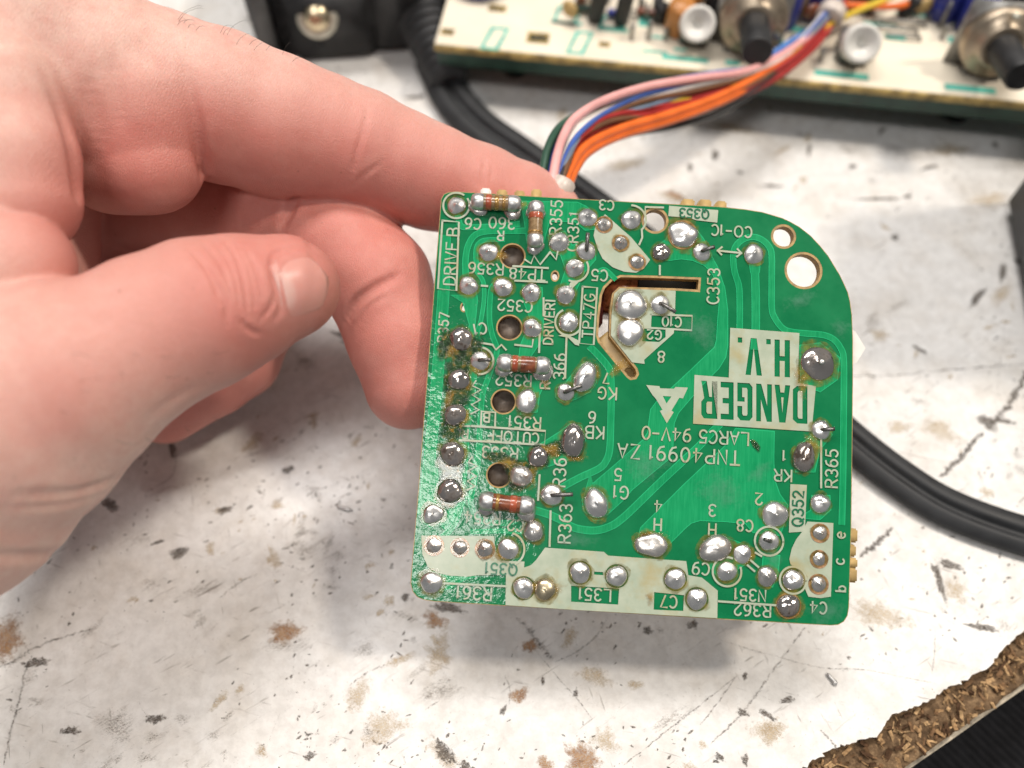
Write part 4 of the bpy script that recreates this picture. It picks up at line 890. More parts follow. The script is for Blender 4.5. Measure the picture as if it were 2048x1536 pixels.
for (x, y, w_, h_, z_, m_) in [(1345, 545, 18, 9, 6, 'black_plastic'), (1245, 575, 10, 11, 9, 'res_brown'), (1180, 600, 8, 12, 5, 'band_dull'), (1300, 520, 12, 8, 9, 'grey_plastic'), (1010, 1130, 14, 9, 6, 'black_plastic'), (930, 1190, 9, 5, 8, 'black_plastic')]:
    q = pc(x, y); mb = MB(); mb.box((q[0], q[1], -1.7-z_/2), (w_*0.6, h_*0.6, z_), bev=0.4); mb.build('component_body', M[m_], pcb)

# ================================================================== the hand (one continuous surface grown from a distance field)
def CH(*pts): return [(camspace(x, y, d), r) for x, y, d, r in pts]
GROUPS = [  # (blend inside, blend to what came before, list of chains)
    (5.0, 0.0, [CH((-160, -20, 124, 15), (60, 62, 127, 12.5), (220, 132, 131, 11.0), (330, 172, 135, 11.2), (440, 213, 138, 11.9), (560, 255, 141, 11.4), (640, 276, 143, 10.5), (720, 300, 144.5, 9.9), (800, 331, 146.5, 9.2),
                     (860, 354, 148, 8.9), (960, 386, 150, 8.2), (1040, 414, 151, 7.6), (1090, 432, 152, 6.6)),
                  CH((-160, -20, 136, 24), (-120, 320, 142, 24), (-140, 620, 138, 25)), CH((40, 90, 128, 13), (150, 180, 130, 10.5), (200, 230, 131, 9))]),
    (4.0, 1.5, [CH((285, 215, 132, 9.8), (306, 330, 132, 7.5)), CH((285, 215, 132, 9.5), (225, 325, 134, 8))]),
    (4.0, 1.6, [CH((-40, 120, 122, 12), (-20, 200, 119, 10.2), (25, 320, 117, 8.4), (38, 400, 117, 8.0))]),
    (3.0, 0.7, [CH((-90, 500, 114, 11), (36, 532, 113.5, 7.2))]),
    (4.5, 0.9, [CH((555, 580, 120.5, 7.2), (480, 601, 119, 9.2), (400, 628, 117, 10.3), (300, 670, 115, 10.6), (220, 718, 113, 11.0), (120, 766, 112, 13.7), (0, 828, 112, 17.0), (-150, 915, 113, 20.5), (-420, 1060, 118, 26)),
                 CH((585, 570, 121.5, 5.6), (600, 572, 122, 5.0))]),
    (4.0, 3.0, [CH((60, 440, 166, 16), (300, 470, 168, 11))]),
    (3.0, 1.2, [CH((240, 400, 163, 11), (400, 405, 158, 10), (560, 430, 153, 9.8), (690, 490, 149, 9.5), (754, 563, 146.3, 9.2), (797, 680, 145.2, 8.5), (817, 772, 144.6, 7.4))]),
    (3.0, 1.0, [CH((200, 520, 168, 10), (480, 600, 166, 8.6), (490, 660, 160, 8.2), (474, 712, 159, 7.9), (424, 750, 159, 7.6), (332, 812, 159, 7.0))]),
]
def smin(a, b, k):
    if k <= 0: return np.minimum(a, b)
    h = np.clip(0.5+0.5*(b-a)/k, 0, 1); return b*(1-h)+a*h-k*h*(1-h)
def seg(P, a, ra, b, rb):
    ab = (b-a); L2 = float(ab@ab)
    t = np.clip((P-a)@ab/L2, 0, 1).astype(np.float32)
    q = P-(a+t[:, None]*ab)
    return np.sqrt(np.einsum('ij,ij->i', q, q))-(ra+(rb-ra)*t)
CREASE = []
def hand_sdf(P, creases=True):
    P = P.astype(np.float32); out = np.full(len(P), 60.0, np.float32)
    for kin, kout, chains in GROUPS:
        g = np.full(len(P), 60.0, np.float32); dirty = np.zeros(len(P), bool)
        for ch in chains:
            cd = np.full(len(P), 60.0, np.float32)
            for (a, ra), (b, rb) in zip(ch[:-1], ch[1:]):
                m = max(ra, rb)+9
                lo = np.minimum(a, b)-m; hi = np.maximum(a, b)+m
                idx = np.nonzero(np.all((P > lo) & (P < hi), axis=1))[0]
                if len(idx) == 0: continue
                cd[idx] = smin(cd[idx], seg(P[idx], a.astype(np.float32), ra, b.astype(np.float32), rb), 1.2)
                dirty[idx] = True
            g = smin(g, cd, kin)
        out = smin(out, g, kout)
    if creases:
        for segs, w, bul in CREASE:
            A = np.array([q[0] for q in segs]+[segs[-1][1]]); m = 3.2*w+1.5; lo = A.min(0)-m; hi = A.max(0)+m
            idx = np.nonzero(np.all((P > lo) & (P < hi), axis=1))[0]
            if len(idx) == 0: continue
            best = np.zeros(len(idx), np.float32); wide = np.zeros(len(idx), np.float32)
            for a, b, amp in segs:
                d = seg(P[idx], a.astype(np.float32), 0.0, b.astype(np.float32), 0.0)
                best = np.maximum(best, amp*np.exp(-(d/w)**2)); wide = np.maximum(wide, amp*np.exp(-(d/(2.6*w))**2))
            out[idx] += best*(1+bul)-wide*bul
    return out
def hit(x, y, d0=85.0, off=0.0):                                # where a photograph position meets the skin
    r = cam_ray(x, y); n = np.linalg.norm(r); d = d0
    for _ in range(140):
        s_ = float(hand_sdf(np.array([r*d]), False)[0])-off
        d += min(max(s_, 0.0), 4.0)/n*0.9+0.002
        if s_ < 0.02 or d > 190: break
    return r*d
def crease(pts, amp, w=0.7, bul=0.45, n=4, late=False):                      # a fold: narrow groove with soft swollen lips
    P = spline([(x, y) for x, y in pts], n); Q = [hit(x, y) for x, y in P]; m = len(Q)
    CREASE.append(([(Q[i], Q[i+1], amp*(((i+0.5)/(m-1))**1.1 if late else math.sin(math.pi*(i+0.5)/(m-1))**0.7)) for i in range(m-1)], w, bul))
crease([(366, 110), (378, 170), (388, 225), (398, 280), (406, 345)], 1.25, 1.0, 0.15, 5, True)
crease([(76, 120), (104, 185), (126, 240), (144, 300), (156, 385)], 1.2, 1.1, 0.15, 5, True)
crease([(228, 130), (236, 190), (246, 250)], 0.35, 1.3, 0.3); crease([(180, 150), (190, 230), (200, 300)], 0.3, 1.4, 0.3)
crease([(736, 215), (726, 262), (714, 305), (704, 350)], 0.30, 0.5); crease([(762, 325), (728, 350), (700, 378)], 0.16, 0.5)
crease([(692, 645), (712, 606), (747, 578), (795, 552)], 0.8, 0.8); crease([(715, 650), (740, 612), (775, 590)], 0.2, 0.6)
crease([(592, 396), (578, 425), (564, 452)], 0.9, 0.9)
crease([(234, 956), (150, 985), (40, 990)], 0.55, 0.9); crease([(205, 990), (120, 1010), (20, 1015)], 0.3, 0.8); crease([(125, 1103), (60, 1112), (-40, 1112)], 0.6, 1.0)
crease([(970, 318), (967, 345), (962, 380)], 0.28, 0.45); crease([(985, 330), (980, 365)], 0.15, 0.4)
for k, pts in enumerate([[(404, 482), (436, 520), (456, 560), (466, 615)], [(424, 478), (455, 520), (472, 565), (480, 625)], [(446, 478), (474, 520), (488, 570), (494, 632)], [(468, 484), (492, 525), (504, 570), (510, 630)], [(490, 496), (512, 540), (524, 592)],
                         [(380, 498), (418, 545), (440, 605)], [(520, 640), (540, 615), (548, 590)], [(430, 560), (450, 600), (455, 650)], [(480, 640), (500, 660), (520, 668)]]):
    crease(pts, 0.22+0.07*(k % 3), 0.42, 0.5)
crease([(545, 640), (560, 620), (552, 575), (545, 530), (556, 506), (590, 494), (620, 494)], 0.35, 0.55, 0.6)
crease([(300, 835), (345, 800), (400, 770)], 0.2, 1.2); crease([(60, 660), (140, 640), (220, 650)], 0.2, 1.6)
def surface_nets(lo, hi, h):
    ax = [np.arange(lo[i], hi[i]+h, h, dtype=np.float32) for i in range(3)]
    nx, ny, nz = map(len, ax)
    f = np.empty((nx, ny, nz), np.float32)
    Y, Z = np.meshgrid(ax[1], ax[2], indexing='ij'); YZ = np.stack([Y.ravel(), Z.ravel()], 1)
    step = 12
    for i in range(0, nx, step):
        xs = ax[0][i:i+step]
        P = np.concatenate([np.repeat(xs, len(YZ))[:, None], np.tile(YZ, (len(xs), 1))], axis=1)
        f[i:i+len(xs)] = hand_sdf(P, False).reshape(len(xs), ny, nz)
    s = f < 0
    cnt = np.zeros((nx-1, ny-1, nz-1), np.int8)
    for dx in (0, 1):
        for dy in (0, 1):
            for dz in (0, 1): cnt += s[dx:nx-1+dx, dy:ny-1+dy, dz:nz-1+dz]
    act = (cnt > 0) & (cnt < 8); ids = np.full(act.shape, -1, np.int64); I = np.argwhere(act); ids[act] = np.arange(len(I))
    acc = np.zeros((len(I), 3), np.float64); num = np.zeros(len(I))
    for d in range(3):
        o1, o2 = [q for q in range(3) if q != d]
        for a in (0, 1):
            for b in (0, 1):
                A = I.copy(); A[:, o1] += a; A[:, o2] += b; B = A.copy(); B[:, d] += 1
                fa = f[A[:, 0], A[:, 1], A[:, 2]]; fb = f[B[:, 0], B[:, 1], B[:, 2]]; m = (fa < 0) != (fb < 0)
                t = np.where(m, fa/np.where(m, fa-fb, 1), 0); Q = A.astype(float); Q[:, d] += t
                acc[m] += Q[m]; num[m] += 1
    V = np.array(lo)+acc/num[:, None]*h
    quads = []
    for d in range(3):
        o1, o2 = [(1, 2), (2, 0), (0, 1)][d]
        a = [slice(None)]*3; b = [slice(None)]*3; a[d] = slice(0, -1); b[d] = slice(1, None)
        ch = s[tuple(a)] != s[tuple(b)]; E_ = np.argwhere(ch)
        E_ = E_[(E_[:, o1] > 0) & (E_[:, o2] > 0) & (E_[:, o1] < f.shape[o1]-1) & (E_[:, o2] < f.shape[o2]-1)]
        c = []
        for u, v in ((1, 1), (0, 1), (0, 0), (1, 0)):
            q = E_.copy(); q[:, o1] -= u; q[:, o2] -= v; c.append(ids[q[:, 0], q[:, 1], q[:, 2]])
        Q = np.stack(c, 1); fl = ~s[E_[:, 0], E_[:, 1], E_[:, 2]]; Q[fl] = Q[fl][:, ::-1]; quads.append(Q)
    return V, np.concatenate(quads)
def relax(V, it=2):
    for _ in range(it):
        e = 0.05; d = hand_sdf(V); g = np.stack([hand_sdf(V+np.eye(3)[i]*e)-d for i in range(3)], 1)/e
        n = np.linalg.norm(g, axis=1)[:, None]+1e-6; V = V-np.clip(d, -0.8, 0.8)[:, None]*g/np.maximum(n*n, 0.25)
    return V
LO = camspace(-300, 1480, 112)*[1, 1, 0]+[0, 0, -180]; HI = np.array([16, 66, -84.0])
LO[0] = -92; LO[1] = -46
HV, HQ = surface_nets(LO, HI, 0.72)
HV = relax(HV, 1)
# finer mesh: split every quad in four and pull it back to the field
me = bpy.data.meshes.new('hand'); me.from_pydata(HV.tolist(), [], HQ.tolist())
bm = bmesh.new(); bm.from_mesh(me); bmesh.ops.subdivide_edges(bm, edges=bm.edges[:], cuts=1, use_grid_fill=True); bm.to_mesh(me); bm.free()
n = len(me.vertices); co_ = np.empty(n*3, np.float32); me.vertices.foreach_get('co', co_); co_ = relax(co_.reshape(-1, 3).astype(np.float64), 4)
red = np.zeros(n, np.float32)                                   # blood close under the skin: fingertips, knuckles, folds
for (x, y, d, r, a) in [(1060, 420, 140, 16, .8), (815, 760, 138, 18, .95), (760, 600, 138, 14, .5), (560, 580, 113, 14, .55), (640, 600, 120, 8, .6), (480, 560, 108, 14, .45), (300, 400, 125, 11, .7), (380, 290, 128, 8, .6), (400, 350, 132, 8, .5),
                        (150, 300, 118, 10, .45), (110, 460, 112, 9, .6), (170, 640, 100, 14, .4), (90, 830, 95, 7, .6), (720, 330, 136, 14, .3), (330, 860, 152, 18, .7), (460, 780, 150, 16, .6), (520, 430, 146, 22, .6), (600, 690, 118, 8, .8), (240, 480, 160, 26, .8), (660, 420, 140, 16, .4), (560, 380, 134, 14, .35), (860, 420, 142, 14, .4)]:
    q = co_-camspace(x, y, d); red += a*np.exp(-np.sum(q*q, axis=1)/(r*r))
red = np.clip(red, 0, 1)
wv = (CAMP+co_@RW.T)*S
me.vertices.foreach_set('co', wv.astype(np.float32).ravel()); me.update()
at = me.attributes.new('red', 'FLOAT', 'POINT'); at.data.foreach_set('value', red)
hand = link('hand', me, None, M['skin'])
tag(hand, 'bare pale left hand pinching the green circuit board from the left', 'hand')
# thumb nail, lying on the skin
NB = np.array([559, 588.]); NTp = np.array([661, 561.]); nu = (NTp-NB); nl = np.linalg.norm(nu); nu /= nl; nv = np.array([nu[1], -nu[0]])
V = []; F = []; lun = []; NU, NVv = 14, 13
for i in range(NU+1):
    u = i/NU
    wd = 66*(1-0.10*u)*(1-max(0, (u-0.62)/0.38)**2.2*0.8)*(0.80+0.20*min(1, u/0.18))
    for j in range(NVv+1):
        v = j/NVv*2-1
        cu_ = -11*v*v*(1-u)+8*v*v*max(0, u-0.5)*-1
        p = NB+nu*(u*nl*0.97-cu_*-0.6)+nv*(v*wd+5)
        h = hit(p[0], p[1], 95); r_ = h/np.linalg.norm(h)
        lift = -0.10+0.30*(1-abs(v)**3)*min(1, u/0.16)+0.06*u
        V.append(CAMP+RW@(h-r_*lift)); lun.append(max(0.0, 1-((u/0.36)**2+(v/0.75)**2))**0.5 if (u/0.36)**2+(v/0.75)**2 < 1 else 0.0)
for i in range(NU):
    for j in range(NVv): F.append((i*(NVv+1)+j, (i+1)*(NVv+1)+j, (i+1)*(NVv+1)+j+1, i*(NVv+1)+j+1))
nail = mesh('thumb_nail', V, F, M['nail'], hand); a = nail.data.attributes.new('lunula', 'FLOAT', 'POINT'); a.data.foreach_set('value', lun)
sm = nail.modifiers.new('thick', 'SOLIDIFY'); sm.thickness = 0.00035; sm.offset = -1
# a few hairs along the knuckle and thumb
r = random.Random(4); mb = MB()
for _ in range(30):
    if r.random() < 0.6: x, y = r.uniform(330, 600), 0; y = 30+(x-330)*0.335+r.uniform(-2, 14)
    else: x, y = r.uniform(90, 440), r.uniform(700, 900)
    h = hit(x, y); q = CAMP+RW@h; g = np.array([hand_sdf(np.array([h+np.eye(3)[i]*0.1]), False)[0]-hand_sdf(np.array([h-np.eye(3)[i]*0.1]), False)[0] for i in range(3)]); g = RW@(g/np.linalg.norm(g))
    dr_ = np.array([r.uniform(0.3, 1), r.uniform(-0.5, 0.4), 0]); ln = r.uniform(1.5, 3.6)
    mb.tube(spline([q, q+g*0.35*ln+dr_*0.25*ln, q+g*0.5*ln+dr_*0.75*ln, q+g*0.42*ln+dr_*1.1*ln], 3), [0.022]*6+[0.017, 0.013, 0.01, 0.006], 4)
tag(mb.build('hair', M['hair'], hand), kind='stuff')

# ================================================================== black mains cord with its strain relief
CH_ = 2.2
cord_px = [(868, 120), (905, 195), (960, 255), (1040, 312), (1150, 390), (1300, 505), (1480, 670), (1600, 790), (1706, 884), (1800, 957), (1900, 1018), (2048, 1072), (2200, 1105), (2360, 1120)]
P = [on_plane(x, y, CH_) for x, y in cord_px]
P = spline(P, 10)
fig8 = []
for k in range(56):
    t_ = 2*math.pi*k/56; x, y = math.cos(t_), math.sin(t_); pinch = 1-0.62*math.exp(-(x/0.20)**2)
    fig8.append((3.9*x, 2.1*y*pinch*(1-0.35*max(0, abs(x)-0.6)**1.5)))
mb = MB(); ups = (0.05, -0.3, 0.95); mb.tube(P, np.interp(np.arange(len(P)), [0, 45, 80, len(P)], [1.35, 1.25, 1.0, 0.95]), prof=fig8, up=ups)
cord = empty('power_cord', tuple(P[0]*[1, 1, 0]))
tag(cord, 'black flat twin power cord running across the bench behind the green board', 'cord')
def under(o, root):                                             # parent a mesh written in world mm
    o.parent = root; o.matrix_parent_inverse = Matrix.Translation(-root.location); return o
under(mb.build('cable', M['rubber']), cord)
a = on_plane(842, 22, 9); b = on_plane(899, 165, 4.0); d = b-a; Ln = np.linalg.norm(d)
prof = []
for k in range(9):
    z = Ln*k/9; q = 7.4-2.0*k/8
    prof += [(q*0.88, z), (q*0.98, z+Ln*0.018), (q, z+Ln*0.04), (q*0.98, z+Ln*0.062), (q*0.88, z+Ln*0.08), (q*0.87, z+Ln*0.10)]
mb = MB(); mb.lathe([(7.6, -14), (7.6, -1)]+prof+[(3.9, Ln), (3.2, Ln+0.6)], a, d, 26); sharp(under(mb.build('strain_relief', M['rubber']), cord), 40)

# ================================================================== black plastic bracket with a brass screw
br0 = on_plane(566, 128, 0); br1 = on_plane(862, 108, 0)
bx = br1-br0; W_ = np.linalg.norm(bx); bx /= W_; by = np.array([-bx[1], bx[0], 0]); Rk = np.stack([bx, by, [0, 0, 1]], 1)
root = empty('plastic_bracket', tuple((br0+br1)/2)); tag(root, 'black plastic chassis bracket with a brass screw, beyond the knuckles', 'bracket')
def loc(u, v, w): return br0+bx*u+by*v+np.array([0, 0, w])
mb = MB(); mb.box(loc(W_*0.5, 22, 11), (W_, 40, 22), Rk, 0.8); under(mb.build('housing', M['black_plastic']), root)
mb = MB(); mb.box(loc(-2.6, 20, 15), (4.2, 44, 30), Rk, 0.6); under(mb.build('side_wall', M['grey_plastic']), root)
mb = MB(); mb.box(loc(W_*0.36, 1.4, 10), (W_*0.52, 3.2, 19), Rk, 0.9); under(mb.build('raised_plate', M['black_plastic']), root)
mb = MB(); mb.box(loc(W_*0.80, 2.2, 17), (W_*0.3, 3.8, 30), Rk, 0.9); under(mb.build('flange', M['black_plastic']), root)
sc_n = -by*0.86+np.array([0, 0, 0.5]); sc_o = on_plane(634, 34, 13.5)
mb = MB(); mb.lathe([(0.5, -2), (5.0, -1.2), (5.2, 0), (4.8, 0.4), (3.2, 0.45)], sc_o, sc_n, 30); wsh = under(mb.build('washer', M['washer']), root)
mb = MB(); mb.lathe([(3.3, 0.3), (3.3, 1.0), (2.9, 1.8), (2.0, 2.4), (0.9, 2.65), (0.1, 2.7)], sc_o, sc_n, 26); under(mb.build('screw_head', M['brass']), root)
mb = MB(); mb.lathe([(1.0, 0), (0.8, -0.1)], on_plane(641, 92, 6)-by*0.2, -by, 14); under(mb.build('rivet', M['black_plastic']), root)

bq = on_plane(2046, 660, 0); mb = MB()  # box made up to throw a shadow in from the right
Rz = np.array(Matrix.Rotation(math.radians(-8), 3, 'Z'))
mb.box((bq[0]+22.6, bq[1]+14, 35), (40, 40, 70), Rz, 3.0)
tag(mb.build('shadow_blocker', M['black_plastic']), 'made-up dark box added at the right edge to cast a shadow on the bench', 'box')
# ================================================================== the large cream board at the back
ZB = 15.0
f0 = on_plane(868, 92, ZB); f1 = on_plane(2300, 234, ZB); fx = f1-f0; FL = np.linalg.norm(fx); fx /= FL; fy = np.array([-fx[1], fx[0], 0])
big = empty('chassis_board', tuple(f0*[1, 1, 0])); tag(big, 'large cream circuit board with knobs and teal print at the back of the bench', 'circuit board')
def bl(x, y, z=ZB): p = on_plane(x, y, z); q = p-f0; return np.array([q@fx, q@fy])
def bw(u, v, w=0.0): return f0+fx*u+fy*v+np.array([0, 0, w])
Rf = np.stack([fx, fy, [0, 0, 1]], 1)
mwf = Matrix([[*Rf[0], f0[0]*S], [*Rf[1], f0[1]*S], [*Rf[2], f0[2]*S], [0, 0, 0, 1]])
def bfill(name, loops, z0, z1, m):
    o = fill(name, loops, z0, z1, M[m]); o.matrix_world = mwf; o.parent = big; o.matrix_parent_inverse = Matrix.Translation(-big.location); return o
def rect(x, y, w, h, shear=0.0): c = bl(x, y); return [(c[0]-w/2, c[1]-h/2), (c[0]+w/2, c[1]-h/2), (c[0]+w/2+shear, c[1]+h/2), (c[0]-w/2+shear, c[1]+h/2)]
hol = [rect(1076, 76, 4.4, 3.2), rect(1209, 89, 2.2, 1.6), rect(995, 17, 3.6, 2.2), rect(895, 64, 2.6, 2.0)]
bfill('board', [[(0, 0.9), (FL, 0.9), (FL, 120), (0, 120)]]+hol, -1.6, 0.0, 'cream')
r = random.Random(2); ej = [(FL*k/160, 0.05+0.25*r.random()) for k in range(161)]
bfill('yellowed_edge', [ej+[(FL, 0.88), (0, 0.88)]], -1.6, -0.02, 'cream_edge')
for h_ in hol:
    c = np.mean(np.array(h_), axis=0); bfill('slot_rim', [[tuple(c+(np.array(p)-c)*1.25) for p in h_], [tuple(c+(np.array(p)-c)*[0.98, 0.7]) for p in h_]], 0.02, 0.08, 'cream_edge')
bfill('shade_slab', [[(0.6, 0.6), (FL, 0.6), (FL, 119), (0.6, 119)]], -5.6, -1.62, 'dgreen')  # slab added below the edge, its dark green painting in the shade there
for u in (18, 70, 130): mb = MB(); mb.lathe([(3, -ZB), (3, -5.6)], bw(u, 12), n=12); under(mb.build('foot', M['black_plastic']), big)
def fr(x, y, w, h, t_=0.7, sh=0.0):
    a_ = rect(x, y, w, h, sh); c = np.mean(np.array(a_), axis=0); return [a_, [(p[0]+(c[0]-p[0])/abs(c[0]-p[0]+1e-9)*0 + (t_ if p[0] < c[0] else -t_), p[1]+(t_ if p[1] < c[1] else -t_)) for p in a_]]
for a in [(983, 76, 4.6, 8.5, 0.9, 1.6), (1153, 85, 4.4, 8.5, 0.9, 1.6), (1130, 30, 6.0, 7.0, 0.8, 1.0), (1225, 45, 6.4, 5, 0.8, 0.6)]: bfill('print_mark', fr(*a), 0.02, 0.06, 'teal')
for a in [(1135, 46, 7.0, 1.1), (1226, 60, 7.4, 1.2), (1310, 104, 6.0, 0.9), (1370, 118, 11, 1.7), (1465, 126, 3.4, 1.6), (1683, 150, 12.5, 2.0), (1940, 178, 11.5, 2.0), (1290, 40, 3, 5), (1320, 75, 4, 1.0), (1575, 95, 3, 4), (1600, 60, 5, 2), (1790, 75, 5, 2.2), (1760, 50, 8, 1.4), (1900, 40, 2.4, 2.4), (1906, 80, 2.4, 2.2), (1880, 15, 6, 1.6), (1360, 100, 3, 1.0), (1830, 30, 9, 1.2)]:
    bfill('print_mark', [rect(*a)], 0.02, 0.06, 'teal')
def knob(x, y, rr):
    c = np.append(bl(x, y), 0); o_ = bw(c[0], c[1]-3.5, 6.0); ax_ = -fy*0.80+np.array([0, 0, 0.6]); ax_ /= np.linalg.norm(ax_)
    mb = MB(); mb.box(bw(c[0], c[1]-0.5, 3.0), (rr*1.7, rr*1.5, 6), Rf, 0.4); b_ = under(mb.build('trimmer_base', M['grey_plastic']), big)
    mb = MB(); mb.lathe([(rr*0.9, -4), (rr, -3.6), (rr, 0), (rr*0.93, 0.45), (rr*0.80, 0.5), (rr*0.74, 0.25), (rr*0.34, 0.15), (rr*0.28, -1.2), (0.1, -1.2)], o_+ax_*2.4, ax_, 32); under(mb.build('trimmer_knob', M['white_plastic']), big)
    for s_ in (-1, 1): mb = MB(); mb.box(bw(c[0]+s_*rr*0.7, c[1]-3.8, 1.2), (0.5, 0.3, 3.4), Rf); under(mb.build('pin', M['steel'], None, False), big)
knob(1386, 72, 4.1); knob(1700, 110, 4.3)
def pot(x, y, tilt):
    c = bl(x, y); ax_ = -fy*0.93+fx*tilt+np.array([0, 0, 0.22]); ax_ /= np.linalg.norm(ax_); o_ = bw(c[0], c[1], 8.5)
    mb = MB(); mb.box(bw(c[0], c[1]+3.4, 8), (17, 1.2, 17), Rf, 0.3); under(mb.build('pot_plate', M['steel']), big)
    mb = MB(); mb.lathe([(7.6, -3.2), (7.8, -2.6), (7.8, 0.4), (7.2, 1.0), (5.2, 1.3), (5.0, 2.4), (4.2, 2.6), (3.6, 2.6)], o_, ax_, 36); under(mb.build('pot_bushing', M['nickel']), big)
    mb = MB(); mb.lathe([(3.4, 1), (3.4, 15.2), (3.1, 15.8), (0.1, 15.8)], o_, ax_, 26); sharp(under(mb.build('pot_shaft', M['black_plastic']), big), 40)
    mb = MB(); mb.box(o_+np.array([0, 0, 7.4])+ax_*0.6, (1.8, 1.6, 1.0), Rf, 0.2); under(mb.build('key_tab', M['washer']), big)
    for s_ in (-1, 0, 1): mb = MB(); mb.box(bw(c[0]+s_*4.0, c[1]-0.2, 2.2), (1.1, 0.4, 4.4), Rf); under(mb.build('pin', M['steel'], None, False), big)
pot(1490, 104, 0.0); pot(1962, 148, 0.06)
def can(x, y, rr, h, m, lean=(0, 0), name='capacitor'):
    c = bl(x, y); ax_ = np.array([0, 0, 1])+fx*lean[0]+fy*lean[1]
    mb = MB(); mb.lathe([(rr*0.9, 0.3), (rr, 0.9), (rr, h-0.8), (rr*0.85, h), (0.1, h)], bw(c[0], c[1]), ax_, 20); under(mb.build(name, M[m]), big)
for a in [(1188, 40, 2.0, 11, 'black_plastic', (0.15, -0.1)), (1240, 46, 1.9, 11, 'black_plastic', (0.1, -0.1)), (1352, 62, 3.2, 9, 'orange_cap', (0.05, -0.2)), (1372, 40, 3.0, 12, 'orange_cap', (0, 0)), (1420, 45, 2.4, 10, 'black_plastic', (0, 0)), (1160, 20, 1.3, 8, 'res_brown', (0, 0)), (962, -26, 6.5, 5, 'blue_cap', (0, 0)),
          (1560, 50, 3.6, 10, 'blue_cap', (0, 0)), (1620, 22, 3.4, 9, 'blue_cap', (0, 0)), (1880, 30, 4.2, 9, 'blue_cap', (0, 0)), (1935, 60, 3.6, 10, 'blue_cap', (0, 0)), (2030, 30, 5.5, 10, 'black_plastic', (0, 0)), (1448, 70, 1.6, 7, 'black_plastic', (0, 0)), (1545, 30, 1.8, 8, 'dgreen', (0, 0)), (1590, 40, 1.6, 8, 'res_tan', (0, 0)), (1800, 32, 1.6, 6, 'black_plastic', (0.5, 0)), (1730, 20, 2.6, 7, 'black_plastic', (0, 0))]: can(*a)
for (x, y, h, lx) in [(1262, 78, 4, 0), (1296, 78, 5, 0), (1305, 30, 7, 0.1), (1278, 20, 8, 0), (1330, 80, 3, 0), (1882, 78, 4, 0), (1855, 40, 5, 0.4), (1450, 100, 4, 0), (1640, 120, 3, 0), (1670, 118, 3, 0), (1740, 118, 3, 0)]:
    c = bl(x, y); mb = MB(); mb.tube([bw(c[0], c[1], 0), bw(c[0]+lx*h*0.5, c[1], h*0.7), bw(c[0]+lx*h, c[1], h)], 0.55, 8); under(mb.build('pin', M['steel']), big)
for (x0, y0, x1, y1) in [(1745, 45, 1850, 55), (1770, 75, 1840, 82), (1745, 60, 1835, 68)]:
    a, b = bl(x0, y0), bl(x1, y1); mb = MB(); mb.tube([bw(*a, 0), bw(*(a+(b-a)*0.04), 1.0), bw(*(a+(b-a)*0.5), 1.15), bw(*(b+(a-b)*0.04), 1.0), bw(*b, 0)], 0.4, 8); under(mb.build('jumper_wire', M['steel']), big)

rp = random.Random(9)
for k in range(64):
    x = rp.uniform(1130, 2080); y = rp.uniform(-40, 48+max(0, (x-1500))*0.05)
    if abs(x-1387) < 60 and y > 20 or abs(x-1505) < 75 and y > 10 or abs(x-1706) < 60 and y > 30 or abs(x-1985) < 80 and y > 20: continue
    c = bl(x, y); q = rp.random()
    if q < 0.4:
        a_ = rp.choice([0, math.pi/2]); d_ = np.array([math.cos(a_), math.sin(a_)]); m_ = rp.choice(['res_tan', 'res_brown', 'dgreen', 'blue_cap', 'res_tan'])
        a0_, a1_ = bw(*(c-d_*2.6), 1.5), bw(*(c+d_*2.6), 1.5); mb = MB(); mb.lathe([(0.6, 0), (1.15, 0.4), (0.95, 1.2), (0.95, 4.0), (1.15, 4.8), (0.6, 5.2)], a0_, a1_-a0_, 12); under(mb.build('resistor', M[m_]), big)
        mb = MB(); mb.tube([bw(*(c-d_*4.4), 0), bw(*(c-d_*4.2), 1.4), bw(*(c+d_*4.2), 1.4), bw(*(c+d_*4.4), 0)], 0.3, 6); under(mb.build('lead', M['steel']), big)
    elif q < 0.65:
        mb = MB(); mb.lathe([(0.3, -0.9), (1.6, -0.7), (2.3, 0), (1.6, 0.7), (0.3, 0.9)], bw(*c, 3.6), fy+fx*rp.uniform(-0.5, 0.5), 16); under(mb.build('capacitor', M[rp.choice(['orange_cap', 'blue_cap', 'res_brown', 'tan_plastic'])]), big)
    elif q < 0.8:
        mb = MB(); mb.box(bw(*c, 2.5), (rp.uniform(2, 5), rp.uniform(2, 3), 5), Rf, 0.3); under(mb.build('component_block', M[rp.choice(['black_plastic', 'white_plastic', 'grey_plastic'])]), big)
    else:
        mb = MB(); mb.tube([bw(*c, 0), bw(*c, rp.uniform(3, 8))], 0.4, 6); under(mb.build('pin', M['steel']), big)

# ================================================================== coloured wire harness from the small board to the large one
har = empty('wire_harness', tuple(on_plane(1600, 130, 0))); tag(har, 'bundle of coloured wires tied in white running from the small board to the large board', 'wire harness')
def wire(col, pts, rr=0.78):
    P = spline([world_pt(x, y, min(d, 178+(d-178)*0.70)) for x, y, d in pts], 8); mb = MB(); mb.tube(P, rr, 10); return under(mb.build('wire', M['w_'+col]), har)
wire('orange', [(1100, 420, 147), (1122, 385, 148), (1141, 335, 152), (1172, 292, 158), (1240, 258, 166), (1340, 228, 175), (1445, 190, 185), (1540, 138, 196), (1605, 85, 204), (1650, 38, 210), (1695, -30, 216)], 0.9)
wire('orange', [(1108, 420, 148), (1130, 388, 149), (1150, 340, 153), (1180, 302, 159), (1245, 270, 167), (1345, 240, 176), (1450, 200, 186), (1540, 150, 197), (1600, 100, 205), (1645, 45, 211), (1690, -30, 217)], 0.85)
